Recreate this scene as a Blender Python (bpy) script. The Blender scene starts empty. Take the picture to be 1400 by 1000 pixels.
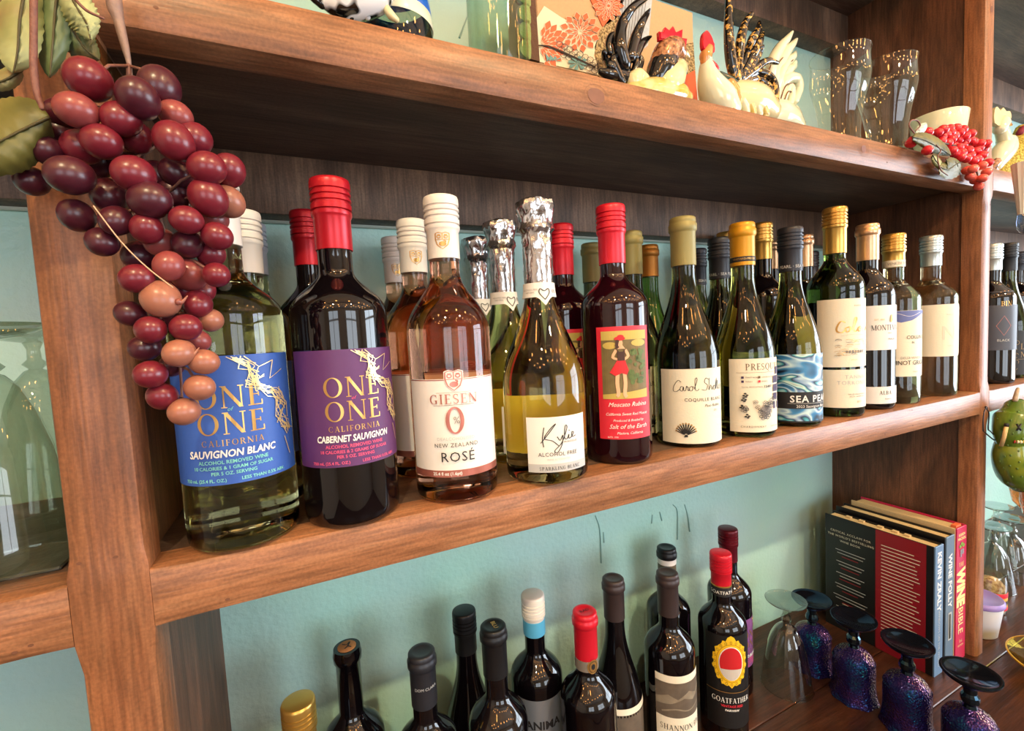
import bpy, bmesh, math, random
from mathutils import Vector, Matrix
random.seed(7)
S = bpy.context.scene
COL = S.collection
PI = math.pi
ZC = 1.55                      # camera height; most z values below are given relative to the camera

# ------------------------------------------------------------------ camera
F = 623.375
YAW, PITCH, ROLL = -0.436426, -0.067578, 0.0521093
CAM = Vector((0, -0.4, ZC))
RM = (Matrix.Rotation(YAW, 3, 'Z') @ Matrix.Rotation(PITCH, 3, 'X') @ Matrix.Rotation(ROLL, 3, 'Y'))
cd = bpy.data.cameras.new('camera'); cam = bpy.data.objects.new('camera', cd); COL.objects.link(cam)
cd.sensor_width = 36; cd.lens = F / 1400 * 36; cd.clip_start = 0.01
_r, _f, _u = RM.col[0], RM.col[1], RM.col[2]
cam.matrix_world = Matrix(((_r.x, _u.x, -_f.x, CAM.x), (_r.y, _u.y, -_f.y, CAM.y), (_r.z, _u.z, -_f.z, CAM.z), (0, 0, 0, 1)))
S.camera = cam

# ------------------------------------------------------------------ world, light, exposure
S.view_settings.view_transform = 'Standard'; S.view_settings.look = 'None'
S.view_settings.gamma = 1; S.view_settings.use_curve_mapping = False
S.view_settings.exposure = -0.03
W = bpy.data.worlds.new('world'); S.world = W; W.use_nodes = True
W.node_tree.nodes['Background'].inputs[0].default_value = (0.75, 0.88, 1.0, 1)
W.node_tree.nodes['Background'].inputs[1].default_value = 1.0
S.cycles.use_denoising = True
S.cycles.caustics_refractive = True; S.cycles.caustics_reflective = False
S.cycles.sample_clamp_indirect = 4.0; S.cycles.blur_glossy = 0.3
S.cycles.max_bounces = 14; S.cycles.transparent_max_bounces = 24; S.cycles.transmission_bounces = 10
S.cycles.diffuse_bounces = 4; S.cycles.glossy_bounces = 5

def area(name, loc, target, sx, sy, power, col):
    l = bpy.data.lights.new(name, 'AREA'); l.shape = 'RECTANGLE'; l.size = sx; l.size_y = sy; l.energy = power; l.color = col
    o = bpy.data.objects.new(name, l); COL.objects.link(o); o.location = loc
    o.rotation_euler = (Vector(target) - Vector(loc)).to_track_quat('-Z', 'Y').to_euler(); return o
# daylight coming in through the three windows of the room (their openings are built below)
area('window_daylight_side', (3.17, -1.25, 1.62), (0.0, -1.25, 1.62), 1.7, 1.3, 92, (0.78, 0.89, 1.0))
area('window_daylight_rear', (1.35, -3.26, 1.60), (1.35, 0.0, 1.60), 1.6, 1.4, 46, (0.86, 0.93, 1.0))
area('window_daylight_corner', (-1.1, -3.26, 1.60), (-1.1, 0.0, 1.60), 1.4, 1.4, 30, (0.86, 0.93, 1.0))
# track spots under the ceiling, about one metre in front of the shelves
SPOTS = [(-0.35, -1.05), (0.62, -1.05), (1.60, -1.05)]
for sx_, sy_ in SPOTS:
    l = bpy.data.lights.new('track_spot_light', 'SPOT'); l.energy = 50; l.color = (1.0, 0.85, 0.50)
    l.spot_size = 1.45; l.spot_blend = 0.75; l.shadow_soft_size = 0.022
    o = bpy.data.objects.new('track_spot_light', l); COL.objects.link(o); o.location = (sx_, sy_, ZC + 1.03)
    o.rotation_euler = (Vector((sx_, 0.1, ZC - 0.60)) - o.location).to_track_quat('-Z', 'Y').to_euler()

# ------------------------------------------------------------------ pixel helpers
def ray(u, v): return RM @ Vector(((u - 700) / F, 1, -(v - 500) / F))
def at_y(u, v, y): d = ray(u, v); return CAM + d * ((y - CAM.y) / d.y)
def at_z(u, v, z): d = ray(u, v); return CAM + d * ((z - ZC) / d.z) if True else None
def at_x(u, v, x): d = ray(u, v); return CAM + d * ((x - CAM.x) / d.x)
def hit_cyl(u, v, cx, cy, R):
    d = ray(u, v); ox, oy = CAM.x - cx, CAM.y - cy
    a = d.x**2 + d.y**2; b = 2 * (ox * d.x + oy * d.y); c = ox**2 + oy**2 - R * R
    disc = max(b * b - 4 * a * c, 0); t = (-b - math.sqrt(disc)) / (2 * a)
    p = CAM + d * t
    return math.atan2(p.y - cy, p.x - cx), p.z

# ------------------------------------------------------------------ materials
MATS = {}
def srgb(r, g, b):
    f = lambda c: (c / 255 / 12.92) if c / 255 <= 0.04045 else ((c / 255 + 0.055) / 1.055) ** 2.4
    return (f(r), f(g), f(b), 1)
def new_mat(name):
    m = bpy.data.materials.new(name); m.use_nodes = True; nt = m.node_tree
    return m, nt, nt.nodes['Principled BSDF']
def plain(name, rgb, rough=0.5, metal=0.0, spec=0.5, bump=0.0, bscale=60, emit=0, coat=0, var=0.0, trans=0.0, sss=0.0):
    if name in MATS: return MATS[name]
    m, nt, b = new_mat(name); c = srgb(*rgb)
    b.inputs['Base Color'].default_value = c; b.inputs['Roughness'].default_value = rough
    b.inputs['Metallic'].default_value = metal; b.inputs['Specular IOR Level'].default_value = spec
    b.inputs['Coat Weight'].default_value = coat; b.inputs['Transmission Weight'].default_value = trans
    if sss: b.inputs['Subsurface Weight'].default_value = sss; b.inputs['Subsurface Radius'].default_value = (0.01, 0.004, 0.003); b.inputs['Subsurface Scale'].default_value = 0.5
    if emit: b.inputs['Emission Color'].default_value = c; b.inputs['Emission Strength'].default_value = emit
    if bump or var:
        tc = nt.nodes.new('ShaderNodeTexCoord'); n = nt.nodes.new('ShaderNodeTexNoise'); n.inputs['Scale'].default_value = bscale; n.inputs['Detail'].default_value = 3
        nt.links.new(tc.outputs['Object'], n.inputs['Vector'])
        if bump:
            bp = nt.nodes.new('ShaderNodeBump'); bp.inputs['Strength'].default_value = bump; bp.inputs['Distance'].default_value = 0.002
            nt.links.new(n.outputs['Fac'], bp.inputs['Height']); nt.links.new(bp.outputs['Normal'], b.inputs['Normal'])
        if var:
            mx = nt.nodes.new('ShaderNodeMix'); mx.data_type = 'RGBA'; mx.inputs['A'].default_value = tuple(x * (1 - var) for x in c[:3]) + (1,); mx.inputs['B'].default_value = tuple(min(1, x * (1 + var)) for x in c[:3]) + (1,)
            nt.links.new(n.outputs['Fac'], mx.inputs['Factor']); nt.links.new(mx.outputs['Result'], b.inputs['Base Color'])
    MATS[name] = m; return m
def glass(name, rgb, rough=0.0, ior=1.45):
    if name in MATS: return MATS[name]
    m, nt, b = new_mat(name)
    b.inputs['Base Color'].default_value = srgb(*rgb); b.inputs['Roughness'].default_value = rough
    b.inputs['Transmission Weight'].default_value = 1; b.inputs['IOR'].default_value = ior
    MATS[name] = m; return m
def thin_glass(name, rgb, gloss=1.0, bump=0.0, bscale=80, facet=None):
    """a thin blown-glass wall: tinted see-through with mirror reflection rising towards the rim"""
    if name in MATS: return MATS[name]
    m = bpy.data.materials.new(name); m.use_nodes = True; nt = m.node_tree; nt.nodes.clear()
    o = nt.nodes.new('ShaderNodeOutputMaterial'); t = nt.nodes.new('ShaderNodeBsdfTransparent'); g = nt.nodes.new('ShaderNodeBsdfGlossy')
    g.inputs['Roughness'].default_value = 0.02; t.inputs['Color'].default_value = srgb(*rgb)
    fr = nt.nodes.new('ShaderNodeFresnel'); ge = nt.nodes.new('ShaderNodeNewGeometry'); ma = nt.nodes.new('ShaderNodeMath'); ma.operation = 'MULTIPLY_ADD'; ma.inputs[1].default_value = -0.935; ma.inputs[2].default_value = 1.56
    nt.links.new(ge.outputs['Backfacing'], ma.inputs[0]); nt.links.new(ma.outputs[0], fr.inputs['IOR'])      # same reflectance from both sides of the thin wall
    mu = nt.nodes.new('ShaderNodeMath'); mu.operation = 'MULTIPLY'; mu.inputs[1].default_value = gloss; mu.use_clamp = True
    mx = nt.nodes.new('ShaderNodeMixShader')
    nt.links.new(fr.outputs[0], mu.inputs[0]); nt.links.new(mu.outputs[0], mx.inputs[0]); nt.links.new(t.outputs[0], mx.inputs[1]); nt.links.new(g.outputs[0], mx.inputs[2]); nt.links.new(mx.outputs[0], o.inputs[0])
    if bump:
        tc = nt.nodes.new('ShaderNodeTexCoord'); n = nt.nodes.new('ShaderNodeTexVoronoi'); n.inputs['Scale'].default_value = bscale
        bp = nt.nodes.new('ShaderNodeBump'); bp.inputs['Strength'].default_value = bump; bp.inputs['Distance'].default_value = 0.003
        nt.links.new(tc.outputs['Object'], n.inputs['Vector']); nt.links.new(n.outputs['Distance'], bp.inputs['Height'])
        nt.links.new(bp.outputs['Normal'], g.inputs['Normal']); nt.links.new(bp.outputs['Normal'], fr.inputs['Normal'])
    MATS[name] = m; return m
def wood(name, dark, mid, light, axis='X', rough=0.45, fine=1.0, blotch=0.5, bump=0.25, spec=0.4):
    if name in MATS: return MATS[name]
    m, nt, b = new_mat(name); N, L = nt.nodes, nt.links
    tc = N.new('ShaderNodeTexCoord'); oi = N.new('ShaderNodeObjectInfo'); mp = N.new('ShaderNodeMapping')
    sc = [26 * fine] * 3; sc['XYZ'.index(axis)] = 2.6 * fine; mp.inputs['Scale'].default_value = sc
    cb = N.new('ShaderNodeCombineXYZ')
    ml = N.new('ShaderNodeMath'); ml.operation = 'MULTIPLY'; ml.inputs[1].default_value = 37.0
    L.new(oi.outputs['Random'], ml.inputs[0])
    for i in range(3): L.new(ml.outputs[0], cb.inputs[i])
    L.new(cb.outputs[0], mp.inputs['Location']); L.new(tc.outputs['Object'], mp.inputs['Vector'])
    n1 = N.new('ShaderNodeTexNoise'); n1.inputs['Scale'].default_value = 1.0; n1.inputs['Detail'].default_value = 6; n1.inputs['Roughness'].default_value = 0.6; n1.inputs['Distortion'].default_value = 0.6
    L.new(mp.outputs[0], n1.inputs['Vector'])
    cr = N.new('ShaderNodeValToRGB'); e = cr.color_ramp.elements
    e[0].position = 0.24; e[0].color = srgb(*dark); e[1].position = 0.78; e[1].color = srgb(*light)
    k = cr.color_ramp.elements.new(0.5); k.color = srgb(*mid); L.new(n1.outputs['Fac'], cr.inputs[0])
    # dark pores
    mp2 = N.new('ShaderNodeMapping'); s2 = [330] * 3; s2['XYZ'.index(axis)] = 22; mp2.inputs['Scale'].default_value = s2
    L.new(tc.outputs['Object'], mp2.inputs['Vector'])
    n2 = N.new('ShaderNodeTexNoise'); n2.inputs['Scale'].default_value = 1; n2.inputs['Detail'].default_value = 2; L.new(mp2.outputs[0], n2.inputs['Vector'])
    r2 = N.new('ShaderNodeMapRange'); r2.inputs[1].default_value = 0.35; r2.inputs[2].default_value = 0.6; r2.inputs[3].default_value = 0.70; r2.inputs[4].default_value = 1.05; L.new(n2.outputs['Fac'], r2.inputs[0])
    # stain blotches
    mp3 = N.new('ShaderNodeMapping'); s3 = [14] * 3; s3['XYZ'.index(axis)] = 4; mp3.inputs['Scale'].default_value = s3
    L.new(tc.outputs['Object'], mp3.inputs['Vector']); L.new(cb.outputs[0], mp3.inputs['Location'])
    n3 = N.new('ShaderNodeTexNoise'); n3.inputs['Scale'].default_value = 1; n3.inputs['Detail'].default_value = 3; n3.inputs['Distortion'].default_value = 1.2; L.new(mp3.outputs[0], n3.inputs['Vector'])
    r3 = N.new('ShaderNodeMapRange'); r3.inputs[1].default_value = 0.42; r3.inputs[2].default_value = 0.58; r3.inputs[3].default_value = 1 - blotch; r3.inputs[4].default_value = 1.08; L.new(n3.outputs['Fac'], r3.inputs[0])
    m0 = N.new('ShaderNodeMath'); m0.operation = 'MULTIPLY'; L.new(r2.outputs[0], m0.inputs[0]); L.new(r3.outputs[0], m0.inputs[1])
    n4 = N.new('ShaderNodeTexNoise'); n4.inputs['Scale'].default_value = 420; n4.inputs['Detail'].default_value = 2; L.new(tc.outputs['Object'], n4.inputs['Vector'])
    r4 = N.new('ShaderNodeMapRange'); r4.inputs[1].default_value = 0.3; r4.inputs[2].default_value = 0.7; r4.inputs[3].default_value = 0.84; r4.inputs[4].default_value = 1.14; L.new(n4.outputs['Fac'], r4.inputs[0])
    mm = N.new('ShaderNodeMath'); mm.operation = 'MULTIPLY'; L.new(m0.outputs[0], mm.inputs[0]); L.new(r4.outputs[0], mm.inputs[1])
    vm = N.new('ShaderNodeVectorMath'); vm.operation = 'SCALE'; L.new(cr.outputs[0], vm.inputs[0]); L.new(mm.outputs[0], vm.inputs['Scale'])
    L.new(vm.outputs[0], b.inputs['Base Color'])
    bp = N.new('ShaderNodeBump'); bp.inputs['Strength'].default_value = bump; bp.inputs['Distance'].default_value = 0.001
    ad = N.new('ShaderNodeMath'); ad.operation = 'ADD'; L.new(n2.outputs['Fac'], ad.inputs[0]); L.new(n1.outputs['Fac'], ad.inputs[1])
    L.new(ad.outputs[0], bp.inputs['Height']); L.new(bp.outputs[0], b.inputs['Normal'])
    b.inputs['Roughness'].default_value = rough; b.inputs['Specular IOR Level'].default_value = spec
    MATS[name] = m; return m

# ------------------------------------------------------------------ mesh helpers
def mesh_obj(name, verts, faces, mat, parent=None, loc=(0, 0, 0), smooth=False, sharp=None):
    me = bpy.data.meshes.new(name); me.from_pydata([tuple(v) for v in verts], [], faces); me.update()
    if smooth:
        me.polygons.foreach_set('use_smooth', [True] * len(me.polygons))
        if sharp: 
            try: me.set_sharp_from_angle(angle=math.radians(sharp))
            except Exception: pass
    if mat: me.materials.append(mat)
    o = bpy.data.objects.new(name, me); COL.objects.link(o); o.location = loc
    if parent: o.parent = parent
    return o
def bm_obj(name, bm, mat, parent=None, loc=(0, 0, 0), smooth=False, sharp=40):
    bmesh.ops.recalc_face_normals(bm, faces=bm.faces)
    me = bpy.data.meshes.new(name); bm.to_mesh(me); bm.free()
    if smooth:
        me.polygons.foreach_set('use_smooth', [True] * len(me.polygons))
        if sharp: me.set_sharp_from_angle(angle=math.radians(sharp))
    if mat: me.materials.append(mat)
    o = bpy.data.objects.new(name, me); COL.objects.link(o); o.location = loc
    if parent: o.parent = parent
    return o
def empty(name, loc, label=None, cat=None, group=None, kind=None, rz=0):
    o = bpy.data.objects.new(name, None); COL.objects.link(o); o.location = loc; o.rotation_euler.z = rz; o.empty_display_size = 0.02
    tag(o, label, cat, group, kind); return o
def tag(o, label=None, cat=None, group=None, kind=None):
    if label: o['label'] = label
    if cat: o['category'] = cat
    if group: o['group'] = group
    if kind: o['kind'] = kind
    return o
def box(name, x0, x1, y0, y1, z0, z1, mat, parent=None, bevel=0.0, seg=2, off=(0, 0, 0), smooth=True):
    """box in the parent's coordinates, origin at its own centre"""
    c = Vector(((x0 + x1) / 2, (y0 + y1) / 2, (z0 + z1) / 2)); hx, hy, hz = (x1 - x0) / 2, (y1 - y0) / 2, (z1 - z0) / 2
    bm = bmesh.new(); bmesh.ops.create_cube(bm, size=1.0)
    for v in bm.verts: v.co = Vector((v.co.x * 2 * hx, v.co.y * 2 * hy, v.co.z * 2 * hz))
    if bevel: bmesh.ops.bevel(bm, geom=bm.edges[:], offset=bevel, segments=seg, affect='EDGES', profile=0.5)
    return bm_obj(name, bm, mat, parent, c + Vector(off), smooth=bool(bevel), sharp=35)
def lathe_data(prof, seg=40, cap0=True, cap1=True):
    vs, fs = [], []
    for r, z in prof:
        for k in range(seg):
            a = 2 * PI * k / seg; vs.append((r * math.cos(a), r * math.sin(a), z))
    n = len(prof)
    for i in range(n - 1):
        for k in range(seg):
            k2 = (k + 1) % seg; fs.append((i * seg + k, i * seg + k2, (i + 1) * seg + k2, (i + 1) * seg + k))
    if cap0: fs.append(tuple(reversed(range(seg))))
    if cap1: fs.append(tuple(range((n - 1) * seg, n * seg)))
    return vs, fs
def lathe(name, prof, mat, parent=None, loc=(0, 0, 0), seg=40, cap0=True, cap1=True, smooth=True, sharp=50):
    vs, fs = lathe_data(prof, seg, cap0, cap1)
    return mesh_obj(name, vs, fs, mat, parent, loc, smooth, sharp)
def catmull(pts, n=8, closed=False):
    P = [Vector(p) for p in pts]; out = []; m = len(P)
    rng = range(m) if closed else range(m - 1)
    for i in rng:
        p0 = P[(i - 1) % m] if (closed or i > 0) else P[0] * 2 - P[1]
        p1, p2 = P[i], P[(i + 1) % m]
        p3 = P[(i + 2) % m] if (closed or i + 2 < m) else P[-1] * 2 - P[-2]
        for k in range(n):
            t = k / n
            out.append(0.5 * ((2 * p1) + (-p0 + p2) * t + (2 * p0 - 5 * p1 + 4 * p2 - p3) * t * t + (-p0 + 3 * p1 - 3 * p2 + p3) * t ** 3))
    if not closed: out.append(P[-1].copy())
    return out
def tube_data(pts, rad, seg=8):
    P = [Vector(p) for p in pts]; n = len(P); vs, fs = [], []
    R_ = rad if isinstance(rad, (list, tuple)) else [rad] * n
    if len(R_) != n: R_ = [R_[0] + (R_[-1] - R_[0]) * i / (n - 1) if len(R_) == 2 else R_[min(len(R_) - 1, int(i * len(R_) / n))] for i in range(n)]
    up = None
    for i in range(n):
        t = (P[min(i + 1, n - 1)] - P[max(i - 1, 0)]).normalized()
        if up is None: up = t.orthogonal().normalized()
        else:
            up = up - t * up.dot(t); up = up.normalized() if up.length > 1e-6 else t.orthogonal().normalized()
        sd = t.cross(up)
        for k in range(seg):
            a = 2 * PI * k / seg; vs.append(P[i] + (up * math.cos(a) + sd * math.sin(a)) * R_[i])
    for i in range(n - 1):
        for k in range(seg):
            k2 = (k + 1) % seg; fs.append((i * seg + k, i * seg + k2, (i + 1) * seg + k2, (i + 1) * seg + k))
    fs.append(tuple(reversed(range(seg)))); fs.append(tuple(range((n - 1) * seg, n * seg)))
    return vs, fs
def tube(name, pts, rad, mat, parent=None, loc=(0, 0, 0), seg=8):
    vs, fs = tube_data(pts, rad, seg); return mesh_obj(name, vs, fs, mat, parent, loc, True, 60)
def loft(name, secs, mat, parent=None, loc=(0, 0, 0), closed=True, caps=True, smooth=False, sharp=30):
    vs, fs = [], []; m = len(secs[0])
    for s in secs: vs += [tuple(p) for p in s]
    for i in range(len(secs) - 1):
        for k in range(m if closed else m - 1):
            k2 = (k + 1) % m; fs.append((i * m + k, i * m + k2, (i + 1) * m + k2, (i + 1) * m + k))
    if caps: fs.append(tuple(reversed(range(m)))); fs.append(tuple(range((len(secs) - 1) * m, len(secs) * m)))
    o = mesh_obj(name, vs, fs, mat, parent, loc, smooth, sharp); bm = bmesh.new(); bm.from_mesh(o.data); bmesh.ops.recalc_face_normals(bm, faces=bm.faces); bm.to_mesh(o.data); bm.free()
    return o
def ellipsoid_data(rx, ry, rz, u=16, v=10):
    vs, fs = [(0, 0, rz)], []
    for i in range(1, v):
        t = PI * i / v
        for k in range(u): a = 2 * PI * k / u; vs.append((rx * math.sin(t) * math.cos(a), ry * math.sin(t) * math.sin(a), rz * math.cos(t)))
    vs.append((0, 0, -rz)); L_ = len(vs) - 1
    for k in range(u): fs.append((0, 1 + k, 1 + (k + 1) % u)); fs.append((L_, L_ - u + (k + 1) % u, L_ - u + k))
    for i in range(v - 2):
        for k in range(u): a, b2 = 1 + i * u + k, 1 + i * u + (k + 1) % u; fs.append((a, a + u, b2 + u, b2))
    return vs, fs
def extrude_poly(name, pts2, y0, y1, mat, parent=None, loc=(0, 0, 0), fn=None, bevel=0.0):
    """closed outline in (x, z) made solid between two depths"""
    bm = bmesh.new(); fv = [bm.verts.new((p[0], y0, p[1])) for p in pts2]; f = bm.faces.new(fv)
    r = bmesh.ops.extrude_face_region(bm, geom=[f])
    for v in [g for g in r['geom'] if isinstance(g, bmesh.types.BMVert)]: v.co.y = y1
    if bevel:
        bmesh.ops.bevel(bm, geom=[e for e in bm.edges if abs(e.verts[0].co.y - e.verts[1].co.y) < 1e-6], offset=bevel, segments=2, affect='EDGES')
    bmesh.ops.triangulate(bm, faces=[g for g in bm.faces if len(g.verts) > 4])
    if fn:
        for v in bm.verts: v.co = fn(v.co)
    return bm_obj(name, bm, mat, parent, loc, True, 40)
def copy_tree(o, parent=None, loc=None, rz=None):
    c = o.copy(); COL.objects.link(c); c.parent = parent
    if loc is not None: c.location = loc
    if rz is not None: c.rotation_euler.z = rz
    for ch in list(o.children): copy_tree(ch, c)
    return c
# ------------------------------------------------------------------ palette of the woods
W_FRONT_X = wood('stained_pine_along_x', (124, 80, 52), (148, 99, 67), (166, 118, 84), 'X', 0.40, 2.6, 0.2)
W_FRONT_Z = wood('stained_pine_along_z', (124, 76, 48), (147, 94, 61), (164, 111, 75), 'Z', 0.40, 2.6, 0.24)
W_PLY_X = wood('dark_plywood_along_x', (72, 54, 46), (92, 71, 60), (120, 97, 82), 'X', 0.5, 1.0, 0.25)
W_PLY_Z = wood('brown_plywood_along_z', (88, 56, 40), (110, 71, 50), (134, 90, 64), 'Z', 0.5, 2.0, 0.32)
W_RAIL = wood('back_rail_plywood', (86, 62, 49), (110, 83, 65), (140, 107, 82), 'Z', 0.55, 2.0, 0.35)
W_COUNT = wood('counter_wood', (44, 24, 16), (70, 39, 25), (96, 56, 36), 'X', 0.28, 2.0, 0.3, 0.3)

def wall_paint():
    m, nt, b = new_mat('aqua_wall_paint'); N, L = nt.nodes, nt.links
    tc = N.new('ShaderNodeTexCoord'); n = N.new('ShaderNodeTexNoise'); n.inputs['Scale'].default_value = 3.0; n.inputs['Detail'].default_value = 3
    L.new(tc.outputs['Object'], n.inputs['Vector'])
    cr = N.new('ShaderNodeValToRGB'); e = cr.color_ramp.elements
    e[0].position = 0.35; e[0].color = srgb(180, 213, 210); e[1].position = 0.68; e[1].color = srgb(174, 222, 203); L.new(n.outputs['Fac'], cr.inputs[0])
    L.new(cr.outputs[0], b.inputs['Base Color'])
    n2 = N.new('ShaderNodeTexNoise'); n2.inputs['Scale'].default_value = 130; n2.inputs['Detail'].default_value = 3; L.new(tc.outputs['Object'], n2.inputs['Vector'])
    mp = N.new('ShaderNodeMapping'); mp.inputs['Scale'].default_value = (26, 26, 5); L.new(tc.outputs['Object'], mp.inputs['Vector'])
    n3 = N.new('ShaderNodeTexNoise'); n3.inputs['Scale'].default_value = 1; n3.inputs['Detail'].default_value = 4; L.new(mp.outputs[0], n3.inputs['Vector'])
    ad = N.new('ShaderNodeMath'); ad.operation = 'MULTIPLY_ADD'; ad.inputs[1].default_value = 1.2; L.new(n3.outputs['Fac'], ad.inputs[0]); L.new(n2.outputs['Fac'], ad.inputs[2])
    bp = N.new('ShaderNodeBump'); bp.inputs['Strength'].default_value = 0.35; bp.inputs['Distance'].default_value = 0.003; L.new(ad.outputs[0], bp.inputs['Height']); L.new(bp.outputs[0], b.inputs['Normal'])
    b.inputs['Roughness'].default_value = 0.38
    return m
M_WALL = wall_paint()
M_PLASTER = plain('cream_plaster', (220, 210, 194), 0.8, bump=0.2, bscale=80)
M_CEIL = plain('ceiling_paint', (226, 220, 208), 0.9)
M_FLOOR = wood('floor_boards', (60, 38, 24), (92, 60, 38), (120, 82, 54), 'Y', 0.45)
M_WHITE_TRIM = plain('white_trim_paint', (225, 222, 214), 0.5)

# ------------------------------------------------------------------ the room
XL, XR, YF, YB, CEIL = -2.6, 3.2, -3.3, 0.265, 2.85
def struct(o): o['kind'] = 'structure'; return o
struct(box('floor', XL - .1, XR + .1, YF - .1, YB + .1, -0.06, 0.0, M_FLOOR))
struct(box('ceiling', XL - .1, XR + .1, YF - .1, YB + .1, CEIL, CEIL + 0.06, M_CEIL))
struct(box('wall_shelf_side', XL - .1, XR + .1, YB, YB + 0.08, 0, CEIL, M_WALL))
struct(box('wall_left', XL - .08, XL, YF, YB, 0, CEIL, M_PLASTER))
def wall_with_openings(name, axis, pos, thick, a0, a1, holes, mat):
    """a wall with rectangular openings, in one piece: strips around the holes"""
    bm = bmesh.new()
    def strip(s0, s1, z0, z1):
        if s1 - s0 < 1e-4 or z1 - z0 < 1e-4: return
        r = bmesh.ops.create_cube(bm, size=1.0)
        for v in r['verts']:
            s = (s0 + s1) / 2 + v.co.x * (s1 - s0); t = pos + thick / 2 + v.co.y * thick; z = (z0 + z1) / 2 + v.co.z * (z1 - z0)
            v.co = Vector((s, t, z)) if axis == 'X' else Vector((t, s, z))
    holes = sorted(holes); cur = a0
    for s0, s1, z0, z1 in holes:
        strip(cur, s0, 0, CEIL); strip(s0, s1, 0, z0); strip(s0, s1, z1, CEIL); cur = s1
    strip(cur, a1, 0, CEIL)
    return struct(bm_obj(name, bm, mat))
wall_with_openings('wall_right', 'Y', XR, 0.08, YF, YB, [(-2.1, -0.4, 0.97, 2.27)], M_PLASTER)
wall_with_openings('wall_rear', 'X', YF - 0.08, 0.08, XL, XR, [(-1.8, -0.4, 0.9, 2.3), (0.55, 2.15, 0.9, 2.3)], M_PLASTER)
def window(n, axis, pos, s0, s1, z0, z1):
    r = struct(empty('window_%d' % n, (0, 0, 0)))
    def bar(nm, a0, a1, b0, b1):
        p0, p1 = pos - 0.02, pos + 0.03
        if axis == 'X': return box(nm, a0, a1, p0, p1, b0, b1, M_WHITE_TRIM, r)
        return box(nm, p0, p1, a0, a1, b0, b1, M_WHITE_TRIM, r)
    t = 0.045
    bar('frame_bar', s0, s0 + t, z0, z1); bar('frame_bar', s1 - t, s1, z0, z1); bar('frame_bar', s0 + t, s1 - t, z0, z0 + t); bar('frame_bar', s0 + t, s1 - t, z1 - t, z1)
    m = (s0 + s1) / 2; bar('mullion', m - 0.02, m + 0.02, z0 + t, z1 - t)
    zz = z0 + (z1 - z0) * 0.62; bar('mullion', s0 + t, m - 0.02, zz - 0.015, zz + 0.015); bar('mullion', m + 0.02, s1 - t, zz - 0.015, zz + 0.015)
window(1, 'Y', XR - 0.06, -2.1, -0.4, 0.97, 2.27)
window(2, 'X', YF + 0.07, 0.55, 2.15, 0.9, 2.3)
window(3, 'X', YF + 0.07, -1.8, -0.4, 0.9, 2.3)

# ceiling track with three spot heads, and the string lights that glint in the glass
M_BLACK_METAL = plain('black_metal', (22, 22, 24), 0.4, 0.6)
M_LAMP = plain('lamp_glow', (255, 222, 170), 0.5, emit=18)
tr = empty('track_light', (0.6, -1.05, CEIL), 'black ceiling track with three spot heads over the shelves', 'track light')
box('track', -1.3, 1.5, -0.02, 0.02, -0.035, 0.0, M_BLACK_METAL, tr)
for sx_, sy_ in SPOTS:
    d = (Vector((sx_, 0.1, ZC - 0.60)) - Vector((sx_, sy_, ZC + 1.03))).normalized(); q = d.to_track_quat('Z', 'Y')
    b0 = Vector((sx_ - 0.6, 0, ZC + 1.03 - CEIL)) - d * 0.03
    hd = lathe('spot_head', [(0.02, -0.13), (0.045, -0.10), (0.05, 0.0), (0.047, 0.0), (0.04, -0.03), (0.0, -0.03)], M_BLACK_METAL, tr, b0, 24); hd.rotation_euler = q.to_euler()
    tube('stem', [b0 - d * 0.12, Vector((b0.x, 0, -0.035))], 0.008, M_BLACK_METAL, tr)
M_BULB = plain('warm_bulb', (255, 176, 92), 0.4, emit=60)
M_WIRE = plain('dark_wire', (18, 20, 18), 0.5)
bulb_vs, bulb_fs = ellipsoid_data(0.036, 0.036, 0.040, 12, 8); bulb_me = None
for si in range(3):
    y_ = (-0.60, -1.32, -1.80)[si]
    st = empty('string_light', (0, y_, 2.55), 'strand of warm globe bulbs under the ceiling, %s to the shelves' % ('nearest', 'second nearest', 'farthest')[si], 'string lights', 'string lights under the ceiling')
    pts = [Vector((-1.6 + 0.1 * i, 0, 0.12 * (((i % 16) - 8) / 8.0) ** 2 + 0.04)) for i in range(45)]
    tube('wire', pts, 0.003, M_WIRE, st, seg=5)
    for i in range(0, 45, 5):
        if bulb_me is None:
            bo = mesh_obj('bulb', bulb_vs, bulb_fs, M_BULB, st, pts[i] + Vector((0, 0, -0.044)), True); bulb_me = bo.data
        else:
            bo = bpy.data.objects.new('bulb', bulb_me); COL.objects.link(bo); bo.parent = st; bo.location = pts[i] + Vector((0, 0, -0.044))

# ------------------------------------------------------------------ the shelving unit
unit = empty('wooden_bar_shelf', (0, 0, ZC), 'stained wooden bar shelving with chamfered posts and rails against the aqua wall', 'shelf')
Z_CNT, Z_MID, Z_UP, Z_TOP = -0.68, -0.154, 0.264, 0.70
H_RAIL = 0.043
def chamfer_bar(name, axis, a0, a1, c0, c1, depth, prof, mat, parent):
    """bar along X or Z; prof(s) -> (chamfer on the low side, chamfer on the high side) of its two front edges"""
    ln = a1 - a0; n = max(8, int(ln / 0.012)); mid = (a0 + a1) / 2; cm = (c0 + c1) / 2; h = (c1 - c0) / 2; secs = []
    for i in range(n + 1):
        s = a0 + ln * i / n; q0, q1 = prof(s); sec = []
        for (c, y) in ((-h, depth), (-h, q0), (-h + q0 * 0.3, q0 * 0.3), (-h + q0, 0), (h - q1, 0), (h - q1 * 0.3, q1 * 0.3), (h, q1), (h, depth)):
            sec.append((s - mid, y, c) if axis == 'X' else (c, y, s - mid))
        secs.append(sec)
    o = loft(name, secs, mat, parent, (mid, 0, cm) if axis == 'X' else (cm, 0, mid), smooth=True, sharp=34)
    return o
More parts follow.
